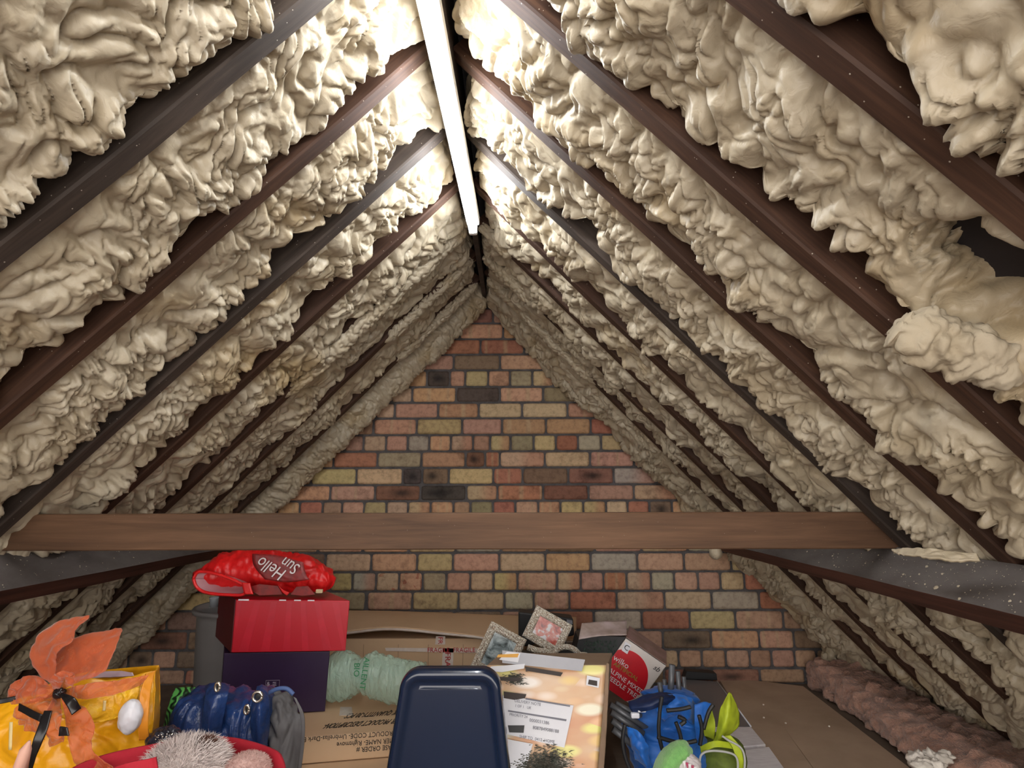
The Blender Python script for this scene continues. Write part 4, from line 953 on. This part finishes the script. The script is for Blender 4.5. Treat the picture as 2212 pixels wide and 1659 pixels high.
for k in range(5):
    p = at(1478+k*6, 1650+k*3.0, 1.565); V = [(p.x-.004, p.y, p.z+.006), (p.x+.004, p.y, p.z+.006), (p.x+.001, p.y-.002, p.z-.010), (p.x, p.y+.006, p.z+.004)]
    poly_obj('tooth', V, [(0, 1, 2), (1, 3, 2), (3, 0, 2), (0, 3, 1)], FELTW if k % 2 == 0 else FELTP, gt, False)
blob('body', at(1450, 1760, 1.64), (.07, .05, .09), GP, gt, .004, .03)
# --- flooring panel and white planks
def slab(name, pts, z, th, m, label_, cat, group=None, bevel=.0015):
    o = quad_prism(name, [fl(x, y, z) for x, y in pts], (0, 0, -th), m, None, bevel); return tag(o, label_, cat, group)
slab('grey_board', [(1478, 1467), (1549, 1472), (1622, 1569), (1470, 1569)], .05, .05, mat('satin_grey_board', (.17, .16, .17), (.15, .14, .15), .3, sc=3, bs=.03), 'smooth grey board lying flat beside the blue camping chair', 'board')
PLK = mat('white_wood_plank', (.90, .86, .88), (.74, .68, .71), .45, sc=4, bsc=30, bs=.3, vscale=(6, 40, 1))
slab('white_plank', [(1500, 1570), (1622.5, 1570), (1654, 1608), (1500, 1622)], .05, .03, PLK, 'white wood-grain plank touching the end of the grey board', 'plank', 'white planks on the loft floor')
slab('white_plank', [(1500, 1632), (1661, 1613), (1700, 1668), (1500, 1690)], .05, .03, PLK, 'white wood-grain plank nearest the camera, past the dark gap', 'plank', 'white planks on the loft floor')
tube_pts = [fl(1549.5, 1472, .052), fl(1622, 1569, .052)]; tag(tube('edge_highlight', tube_pts, .003, WHITE, None, 6), 'thin white line painting the highlight along the right edge of the grey board', 'strip')  # white line paints the highlight on the board's edge
tag(quad_prism('black_strip', [at(1484, 1450, 2.93), at(1548, 1455, 2.93), at(1550, 1470, 2.93), at(1478, 1468, 2.93)], (0, .05, 0), BLACK, None, .003), 'short black block against the foot of the brick wall behind the grey board', 'block')
# --- chipboard
slab('loft_board', [(1553, 1466), (1615, 1462), (1800, 1720), (1722, 1745)], .020, .018, BOARDM, 'narrow brown chipboard sheet on the floor beside the white planks', 'board', 'chipboard sheets on the loft floor')
slab('loft_board', [(1622, 1478), (1668, 1500), (1745, 1481), (2040, 1720), (1802, 1720)], .022, .018, BOARDM, 'wide brown chipboard sheet on the floor beside the pink insulation', 'board', 'chipboard sheets on the loft floor') if False else \
slab('loft_board', [(1617, 1468), (1735, 1482), (2046, 1720), (1803, 1720)], .020, .018, BOARDM, 'wide brown chipboard sheet on the floor beside the pink insulation', 'board', 'chipboard sheets on the loft floor')
# --- pink insulation roll
PIW = mat('pink_mineral_wool', (.46, .26, .19), (.34, .175, .125), .95, sc=22, bsc=70, bs=1, bd=.012, sheen=.3)
sec = []
for t in np.linspace(0, 1, 9):
    Y = 2.96-1.3*t; sec.append(((1.565-.085*t+.012*math.sin(9*t), Y, .065+.006*math.sin(14*t)), (.145+.012*math.sin(11*t), 0, 0), (0, 0, .075+.008*math.sin(7*t+1))))
ins = loft('insulation_roll', sec, PIW, None, (150, 60), amp=.036, sc=.06, seed=12, power=2.6)
for v in ins.data.vertices: v.co.z = max(v.co.z, .002)
tag(ins, 'fluffy pink mineral wool insulation along the floor at the foot of the right slope', 'insulation')
CRM = foam_mat('foam_crumb', (.78, .70, .60), (.82, .75, .67), (.70, .62, .5))
cl = [(1985, 1642, .035), (2008, 1636, .028), (2030, 1640, .030), (1995, 1655, .030), (2022, 1655, .026), (2045, 1632, .018)]
for k, (x, y, r) in enumerate(cl):
    p = fl(x, y, .13); o = blob('foam_chunk', p, (r, r*.8, r*.6), CRM, None, .012, .02, k, (18, 24)); tag(o, 'broken whitish foam chunk heaped on the pink insulation at the bottom edge', 'foam chunk', 'foam chunks on the insulation')
for k, (x, y, r) in enumerate([(2122, 1648, .016), (2137, 1640, .012), (2128, 1632, .010), (2162, 1640, .011), (2172, 1652, .012), (2110, 1655, .012)]):
    p = fl(x, y, .04); o = blob('foam_chunk', p, (r, r*.8, r*.7), CRM, None, .004, .012, k+9, (14, 18)); tag(o, 'small pale foam crumb under the right slope at the bottom edge', 'foam chunk', 'foam crumbs under the right slope')
for k, (x, y) in enumerate([(1697, 1562), (1791, 1569), (1649, 1522), (1942, 1622), (1650, 1550)]):
    o = blob('foam_crumb', fl(x, y, .024), (.004, .004, .003), CRM, None, .0008, .004, k, (8, 10)); tag(o, 'tiny pale foam crumb lying on the chipboard', 'foam chunk', 'foam crumbs on the chipboard')
# foam drips at the foot of the right wall edge
for k, (x, y, r) in enumerate([(1792, 1412, .028), (1800, 1428, .024), (1786, 1432, .02), (1798, 1445, .02), (1780, 1418, .018)]):
    tag(blob('foam_drip', at(x, y, 2.88), (r*.7, r, r*1.1), FOAM, None, .006, .02, k, (18, 24)), 'pale rounded foam drip hanging where the right slope meets the brick wall', 'insulation', 'foam drips by the brick wall')
tag(blob('foam_drip', at(1545, 1192, 2.2), (.022, .03, .028), FOAM, None, .004, .02, 3, (18, 24)), 'single foam drip hanging just under the collar beam at the purlin end', 'insulation')
patch_w = patch('foam_smear', [[at(x, y, Y) for x, y, Y in r] for r in (((1925, 1186, 1.30), (1980, 1184, 1.25), (2040, 1188, 1.2), (2110, 1197, 1.15)), ((1935, 1194, 1.28), (1985, 1200, 1.23), (2045, 1208, 1.18), (2115, 1208, 1.14)))], FOAM, None, (20, 50), amp=.004, sc=.03, th=.006)
tag(patch_w, 'bright smear of foam along the top of the dusty right purlin', 'insulation')
fb = []
for x, y, Y, a_, b_ in ((1932, 708, .80, .010, .012), (1950, 712, .80, .026, .03), (1990, 722, .79, .034, .035), (2040, 742, .79, .034, .035), (2095, 765, .79, .034, .035), (2150, 790, .79, .03, .03), (2200, 812, .79, .02, .02)):
    c = at(x, y, Y); fb.append((tuple(c), (0, b_, 0), (a_*.6, 0, a_)))
tag(loft('foam_flap', fb, foam_mat('fibrous_foam', (.43, .365, .27), (.46, .395, .30), (.39, .32, .22), .8), None, (90, 60), amp=.016, sc=.03, seed=21), 'torn curled flap of foam hanging from the right slope near the frame edge', 'insulation')

# --- blue tarpaulin bundle, grey cloth and leafy bag
TARP = mat('blue_tarpaulin', (.018, .055, .20), (.012, .035, .13), .28, sc=10, bsc=45, bs=.9, bd=.004, coat=.2)
tp_ = thing('tarpaulin', 'folded shiny blue tarpaulin with metal eyelets, in front of the purple box', 'tarpaulin', tuple(at(500, 1650, 1.5)))
sec = []
for x, a_, b_ in ((388, 1535, 1550), (396, 1512, 1566), (412, 1494, 1590), (445, 1490, 1610), (490, 1496, 1640), (530, 1500, 1650), (562, 1495, 1650), (582, 1506, 1630), (590, 1530, 1600)):
    Y = 1.52; t = at(x, a_, Y); u = at(x, b_, Y); sec.append((tuple((t+u)/2+V3(0, 0, 0)), (0, .085*min(1, (t.z-u.z)/.08), 0), (0, 0, (t.z-u.z)/2)))
tbody = loft('tarp_bundle', sec, TARP, tp_, (90, 60), amp=.014, sc=.05, seed=14, stretch=(1.3, 1, .6), power=2.8)
patch('tarp_fold', ctr([[(452, 1476, .03), (475, 1474, .02), (498, 1478, .03)], [(440, 1510, -.02), (462, 1506, -.035), (492, 1506, -.02)], [(436, 1560, -.03), (455, 1560, -.045), (480, 1570, -.02)], [(432, 1605, 0), (450, 1610, -.02), (476, 1615, 0)]], 1.45), TARP, tp_, (40, 24), amp=.003, sc=.05, seed=2)
patch('tarp_fold', ctr([[(555, 1483, .03), (566, 1478, .02), (578, 1484, .03)], [(545, 1515, -.02), (562, 1512, -.035), (582, 1515, -.01)], [(540, 1560, -.03), (560, 1560, -.045), (584, 1562, -.01)], [(545, 1605, -.01), (560, 1612, -.03), (578, 1612, 0)]], 1.45), TARP, tp_, (40, 24), amp=.003, sc=.05, seed=5)
EYE = mat('silver_eyelet', (.75, .72, .65), None, .25, metal=.9, bs=0)
for x, y, r, ry in ((556, 1505, .0105, 1), (533, 1533, .009, .6), (470, 1484, .009, .6)):
    c = at(x, y, 1.405 if r > .01 else 1.42); ring = [c+V3(r*ry*math.cos(t), 0, r*math.sin(t)) for t in np.linspace(0, 2*math.pi, 25)]
    tube('eyelet', ring, .0032, EYE, tp_, 8); blob('eyelet_hole', c+V3(0, .002, 0), (r*.6*ry, .0015, r*.6), BLACK, tp_, 0, .1, 0, (10, 16))
GCL = mat('grey_cloth', (.15, .145, .15), (.11, .105, .11), .6, sc=12, bsc=120, bs=.3)
gc = thing('grey_cloth', 'crumpled grey fabric with a blue lining hanging beside the blue tarpaulin', 'cloth', tuple(at(620, 1660, 1.5)))
patch('cloth', ctr([[(570, 1505, .05), (590, 1492, .04), (615, 1494, .04), (634, 1506, .05)], [(578, 1530, 0), (600, 1520, -.01), (625, 1525, 0), (646, 1540, .01)], [(575, 1570, -.01), (598, 1560, -.03), (622, 1565, -.02), (652, 1575, 0)], [(572, 1620, -.01), (598, 1615, -.03), (625, 1620, -.02), (650, 1620, 0)], [(575, 1700, 0), (600, 1700, -.02), (620, 1700, -.02), (640, 1690, 0)]], 1.52), GCL, gc, (60, 40), amp=.012, sc=.05, seed=17, stretch=(1.5, 1, .5))
tube('blue_lining', smooth_line([at(x, y, 1.50) for x, y in ((578, 1498), (600, 1488), (620, 1488), (634, 1500))]), .005, mat('pale_blue_lining', (.08, .14, .34), bs=0), gc)
patch('strap', ctr([[(634, 1505, 0), (640, 1508, 0)], [(648, 1545, -.01), (656, 1545, -.01)], [(650, 1600, -.01), (657, 1600, -.01)], [(640, 1680, 0), (648, 1680, 0)]], 1.47), GCL, gc, (40, 6), th=.003)
m, nt, b = new_mat('leaf_print'); v = objvec(nt, (1, 1, 1), (0, .7, 0)); wv = nd(nt, 'ShaderNodeTexWave'); wv.inputs['Scale'].default_value = 26; wv.inputs['Distortion'].default_value = 12; wv.inputs['Detail'].default_value = 2; nt.links.new(v, wv.inputs['Vector'])
nt.links.new(ramp(nt, [(.2, (.006, .02, .008)), (.5, (.03, .17, .035)), (.8, (.12, .45, .10))], wv.outputs['Fac']), b.inputs['Base Color']); b.inputs['Roughness'].default_value = .4; LEAF = m
lb = thing('leafy_bag', 'dark bag with a bright green leaf print left of the blue tarpaulin', 'bag', tuple(at(385, 1640, 1.5)))
patch('printed_side', ctr([[(380, 1484, .04), (405, 1484, .05), (440, 1486, .06)], [(366, 1515, 0), (385, 1515, 0), (410, 1510, .04)], [(356, 1560, -.01), (372, 1560, -.02), (395, 1560, .02)], [(345, 1600, -.01), (368, 1600, -.02), (390, 1610, .02)], [(345, 1690, 0), (370, 1690, 0), (400, 1690, .02)]], 1.50), LEAF, lb, (40, 24), amp=.005, sc=.04)
NET = mat('black_mesh', (.02, .022, .02), (.06, .06, .05), .6, sc=120, bs=.3)
patch('mesh_side', ctr([[(376, 1525, .02), (395, 1530, .02)], [(378, 1560, 0), (408, 1575, .0)], [(380, 1610, 0), (415, 1620, 0)], [(380, 1690, 0), (420, 1690, 0)]], 1.455), NET, lb, (24, 14), amp=.004, sc=.03)
st_ = thing('storage_crate', 'dark grey crate under the blue tarpaulin, below the bottom edge', 'crate', (-.72, 1.5, 0)); box('body', (-.80, 1.53, .14), (.40, .26, .28), BLACK, st_, bevel=.006)

# --- yellow carrier bag with orange bow
YEL = mat('yellow_bag_plastic', (.86, .42, .008), (.78, .33, .006), .36, sc=7, bsc=28, bs=.5, bd=.004, coat=.15)
YEL2 = mat('yellow_gold_crinkle', (.88, .50, .02), (.80, .36, .01), .35, sc=30, bsc=70, bs=.8, bd=.004)
yb_ = thing('carrier_bag', 'large crumpled yellow carrier bag at the lower left under the orange bow', 'bag', tuple(at(170, 1800, 1.35)))
Yb = 1.26
patch('front_panel', ctr([[(-60, 1525, 0), (30, 1508, 0), (110, 1497, -.01), (170, 1470, 0), (250, 1466, .03), (336, 1449, .07)],
 [(-60, 1560, -.01), (30, 1550, -.02), (110, 1550, -.03), (180, 1535, -.03), (250, 1530, .0), (334, 1500, .05)],
 [(-60, 1600, -.02), (30, 1605, -.03), (110, 1600, -.03), (180, 1595, -.03), (250, 1590, .0), (330, 1570, .04)],
 [(-60, 1680, -.02), (30, 1680, -.03), (110, 1680, -.03), (180, 1680, -.03), (240, 1670, .0), (312, 1650, .04)],
 [(-60, 1850, 0), (30, 1850, 0), (110, 1850, 0), (180, 1850, 0), (230, 1850, .02), (290, 1850, .04)]], Yb), YEL, yb_, (90, 110), amp=.010, sc=.07, seed=4)
patch('side_panel', ctr([[(336, 1449, .07), (344, 1440, .14)], [(334, 1500, .05), (345, 1500, .14)], [(330, 1570, .04), (343, 1575, .13)], [(312, 1650, .04), (330, 1640, .12)], [(290, 1850, .04), (310, 1850, .12)]], Yb), YEL, yb_, (50, 12), amp=.003, sc=.05)
patch('back_panel', ctr([[(100, 1480, .12), (170, 1455, .14), (260, 1444, .15), (343, 1437, .14)], [(100, 1560, .12), (170, 1560, .14), (260, 1560, .15), (343, 1560, .13)], [(100, 1850, .10), (170, 1850, .12), (250, 1850, .12), (310, 1850, .12)]], Yb), YEL, yb_, (30, 40), amp=.003, sc=.05)
patch('pale_lining', ctr([[(160, 1464, 0), (210, 1452, 0), (255, 1449, 0), (285, 1453, 0)], [(158, 1470, -.01), (215, 1464, -.01), (255, 1462, -.01), (290, 1460, 0)]], Yb+.10), mat('lilac_lining', (.62, .45, .50), (.5, .36, .42), .4, bs=0), yb_, (10, 30), amp=.002, sc=.03)
patch('crinkled_fold', ctr([[(110, 1500, 0), (180, 1490, 0), (250, 1480, .02), (305, 1470, .05)], [(120, 1535, -.03), (190, 1530, -.03), (250, 1520, 0), (298, 1508, .03)], [(150, 1560, -.02), (205, 1562, -.02), (250, 1552, 0), (290, 1530, .03)]], Yb-.03), YEL2, yb_, (30, 50), amp=.006, sc=.03, seed=9)
patch('handle', ctr([[(318, 1455, 0), (336, 1448, .02)], [(305, 1490, -.015), (328, 1480, .0)], [(300, 1530, -.02), (322, 1530, -.01)], [(298, 1570, -.02), (320, 1575, -.01)], [(300, 1600, -.01), (322, 1598, 0)]], Yb-.0), mat('orange_strap', (.80, .30, .02), (.7, .25, .02), .4, bs=.2), yb_, (50, 12), amp=.002, sc=.04, th=.004)
tag(blob('white_bag', at(282, 1548, 1.235), (.022, .02, .032), mat('white_film', (.80, .80, .84), (.7, .7, .76), .3, bsc=40, bs=.5), None, .002, .02, 2), 'white plastic bulging through the handle hole of the yellow bag', 'packaging')
for x, y, w_, h_ in ((223, 1525, 6, 22), (20, 1590, 7, 60), (60, 1560, 5, 18)):
    patch('glint_strip', ctr([[(x, y-h_/2, 0), (x+w_, y-h_/2, 0)], [(x-2, y+h_/2, 0), (x+w_-2, y+h_/2, 0)]], Yb-.05), mat('painted_glint', (.9, .72, .35), bs=0, rough=.2), yb_, (8, 4), th=.001)  # pale strips on the bag with a glint put into their colour
m, nt, b = new_mat('orange_organza'); b.inputs['Base Color'].default_value = (.56, .10, .022, 1); b.inputs['Roughness'].default_value = .5; b.inputs['Alpha'].default_value = .55; b.inputs['Sheen Weight'].default_value = .5
bump(nt, b, noise_n(nt, 260, 3, .6, objvec(nt), 1).outputs[0], .35, .0015); ORG = m
bw_ = thing('gift_bow', 'large sheer orange organza bow with black ribbon tails on the yellow bag', 'bow', tuple(at(125, 1500, 1.15)))
Yo = 1.15
LO = [[[(118, 1488, 0), (128, 1488, 0)], [(68, 1430, -.01), (118, 1440, -.02)], [(78, 1380, 0), (130, 1400, -.03)], [(120, 1345, .01), (158, 1385, -.02)], [(160, 1334, .02), (164, 1362, 0)], [(194, 1330, .02), (190, 1336, .01)]],
 [[(122, 1490, 0), (134, 1492, 0)], [(108, 1455, .0), (165, 1475, -.01)], [(112, 1420, .02), (225, 1452, .0)], [(150, 1385, .03), (240, 1425, .01)], [(200, 1366, .04), (252, 1395, .02)], [(262, 1357, .05), (266, 1362, .04)]],
 [[(120, 1490, 0), (122, 1502, 0)], [(85, 1462, -.01), (85, 1515, -.02)], [(50, 1462, 0), (50, 1520, -.02)], [(25, 1480, 0), (30, 1520, 0)], [(14, 1496, .01), (18, 1508, .01)]],
 [[(128, 1492, 0), (130, 1504, 0)], [(180, 1478, -.01), (190, 1510, -.02)], [(250, 1470, 0), (250, 1500, -.01)], [(322, 1458, .03), (305, 1480, .02)]],
 [[(126, 1502, 0), (138, 1502, 0)], [(138, 1535, -.03), (185, 1530, -.02)], [(142, 1580, -.04), (203, 1570, -.03)], [(155, 1625, -.04), (200, 1620, -.03)], [(170, 1680, -.03), (255, 1668, -.02)]],
 [[(116, 1498, 0), (126, 1506, 0)], [(70, 1510, -.03), (105, 1545, -.03)], [(35, 1530, -.03), (85, 1585, -.03)], [(40, 1565, -.02), (95, 1600, -.02)]],
 [[(118, 1500, 0), (130, 1506, 0)], [(100, 1540, -.045), (135, 1550, -.045)], [(95, 1580, -.05), (140, 1585, -.05)], [(110, 1610, -.04), (135, 1605, -.04)]],
 [[(120, 1488, 0), (130, 1490, 0)], [(110, 1465, -.04), (140, 1465, -.04)], [(135, 1450, -.05), (160, 1460, -.05)], [(150, 1475, -.03), (155, 1490, -.03)]]]
for k, c_ in enumerate(LO):
    patch('bow_loop' if k < 4 else 'bow_tail', ctr(c_, Yo), ORG, bw_, (50, 24), amp=.006 if k < 2 else .011, sc=.032, th=.0008, seed=k, stretch=(1, 1, 1))
SAT = mat('black_satin', (.010, .009, .010), None, .2, bs=0)
patch('ribbon_tail', ctr([[(128, 1500, -.01), (134, 1495, -.01)], [(142, 1522, -.02), (160, 1508, -.02)], [(155, 1545, -.02), (176, 1530, -.01)]], Yo-.02), SAT, bw_, (20, 10), amp=.001, th=.002)
patch('ribbon_tail', ctr([[(95, 1535, 0), (112, 1535, 0)], [(78, 1580, -.01), (98, 1585, -.01)], [(62, 1640, -.01), (72, 1648, -.01)], [(58, 1690, 0), (64, 1690, 0)]], Yo-.05), SAT, bw_, (30, 10), amp=.002, th=.002)
patch('ribbon_tail', ctr([[(128, 1570, 0), (145, 1572, 0)], [(126, 1590, 0), (148, 1590, 0)]], Yo-.06), SAT, bw_, (12, 8), amp=.002, th=.002)
patch('ribbon_tail', ctr([[(40, 1520, 0), (90, 1545, -.01)], [(38, 1535, 0), (85, 1560, -.01)]], Yo-.04), SAT, bw_, (12, 12), amp=.003, th=.002)
patch('ribbon_tail', ctr([[(-10, 1512, 0), (-10, 1522, 0)], [(20, 1506, 0), (22, 1516, 0)], [(50, 1500, 0), (50, 1506, 0)]], Yo), SAT, bw_, (20, 8), amp=.001, th=.002)
blob('knot', at(127, 1498, Yo-.012), (.010, .010, .009), SAT, bw_, .002, .01)
tube('stick', [at(38, 1680, 1.05), at(55, 1620, 1.05), at(64, 1600, 1.05)], [.012, .009, .002], mat('peach_plastic', (.75, .42, .32), bs=0), bw_)

# --- sequinned pouch, red tub and plush toys
blkp = thing('sequin_pouch', 'small black pouch with silver sequins between the yellow bag and the fur', 'pouch', tuple(at(355, 1620, 1.25)))
blob('pouch', at(356, 1604, 1.27), (.036, .03, .030), mat('black_sequin', (.012, .012, .018), (.03, .03, .05), .2, sc=60, bsc=120, bs=.6), blkp, .007, .02)
V, Fs = [], []
for k in range(70):
    p = at(rr.uniform(335, 382), rr.uniform(1585, 1625), 1.232); speck(V, Fs, p, rr.uniform(.0008, .0018), (rr.gauss(0, .4), -1, rr.gauss(0, .4)))
poly_obj('sequins', V, Fs, EYE, blkp)['kind'] = 'stuff'
ring = [at(349+5*math.cos(t), 1606+5*math.sin(t), 1.225) for t in np.linspace(0, 6.2832, 20)]; tube('metal_ring', ring, .0015, EYE, blkp, 8)
REDF = mat('red_felt', (.42, .006, .022), (.36, .005, .018), .8, sc=20, bsc=200, bs=.4)
tubc = at(430, 1700, 1.12); rt_ = thing('toy_basket', 'bright red fabric tub holding fluffy toys at the bottom edge', 'basket', (tubc.x, tubc.y, .1))
n = 72; V = []
rim = .93-.396*1.21+.004
for r_, z in ((.14, .10), (.15, .12), (.168, rim-.012), (.170, rim), (.165, rim), (.160, rim-.012), (.13, .12), (.001, .12)):
    for j in range(n):
        a_ = 2*math.pi*j/n; V.append((-.59+r_*1.12*math.cos(a_), 1.07+r_*.85*math.sin(a_), z-(.02*math.sin(a_*1.0-.3) if z > .2 else 0)*-1*.3+.002*math.sin(5*a_)*(z > .2)-(.018 if (z > .2 and math.cos(a_) > .8) else 0)*max(0, math.cos(a_)-.8)*5))
mesh_np('tub_wall', V, grid_faces(8, n, wrap=True), REDF, rt_)
tag(box('wooden_stool', (-.59, 1.07, .05), (.34, .28, .098), CARDD), 'low box under the red tub, below the bottom edge', 'box')
def fur(name, c, rad, n_, ln, m, parent, seed=0, wd_=.0007, top=True):
    r2 = random.Random(seed); V, Fs = [], []; c = Vector(c)
    for k in range(n_):
        d = Vector((r2.gauss(0, 1), r2.gauss(0, 1), r2.gauss(0, 1))).normalized()
        if top and d.z < -.3: d.z = -d.z
        p = c+Vector((d.x*rad[0], d.y*rad[1], d.z*rad[2])); g = (d+Vector((r2.gauss(0, .45), r2.gauss(0, .45), r2.gauss(0, .45)+.15))).normalized()
        l = ln*r2.uniform(.5, 1.2); s_ = g.cross(Vector((.3, 1, .2))).normalized()*wd_
        md = p+g*l*.55+Vector((0, 0, -.0015)); ti = p+g*l+Vector((r2.gauss(0, .1)*l, 0, -l*.25)); k0 = len(V)
        V += [tuple(p-s_), tuple(p+s_), tuple(md+s_*.8), tuple(md-s_*.8), tuple(ti)]; Fs += [(k0, k0+1, k0+2, k0+3), (k0+3, k0+2, k0+4)]
    o = poly_obj(name, V, Fs, m, parent); o['kind'] = 'stuff'; return o
FUR1 = mat('grey_white_fur', (.80, .72, .69), (.62, .54, .52), .8, sc=30, bs=0); FUR2 = mat('brown_fur', (.16, .06, .035), (.10, .04, .025), .8, bs=0); FUR3 = mat('pale_pink_plush', (.60, .40, .36), (.52, .33, .30), .95, bsc=260, bs=.8)
pt = thing('plush_toy', 'fluffy grey-white long-haired plush toy with a brown tuft in the red tub', 'toy', tuple(at(400, 1700, 1.12)))
pc = at(398, 1668, 1.12); blob('body', pc, (.066, .06, .046), FUR1, pt, .006, .03)
fur('fur', pc, (.066, .06, .046), 5200, .024, FUR1, pt, 1)
p2_ = at(442, 1610, 1.13); blob('brown_tuft', p2_, (.015, .014, .009), FUR2, pt, .002, .01); fur('brown_fur', p2_, (.015, .014, .009), 700, .014, FUR2, pt, 2)
p3_ = at(352, 1628, 1.13); fur('brown_fur', p3_, (.012, .012, .008), 260, .014, FUR2, pt, 3)
pk = thing('plush_toy', 'round pale pink plush toy in the right side of the red tub', 'toy', tuple(at(530, 1700, 1.13)))
blob('body', at(532, 1668, 1.13), (.040, .04, .030), FUR3, pk, .003, .02); fur('fur', at(532, 1668, 1.13), (.040, .04, .030), 2600, .006, FUR3, pk, 5, .0005)
tag(patch('red_ribbon', ctr([[(225, 1668, 0), (270, 1650, -.01), (320, 1640, 0), (336, 1636, 0)], [(240, 1690, 0), (275, 1675, -.01), (322, 1664, 0), (340, 1660, 0)]], 1.0), REDF, None, (12, 30), amp=.002, th=.003), 'strip of bright red fabric at the bottom edge under the yellow bag', 'cloth')
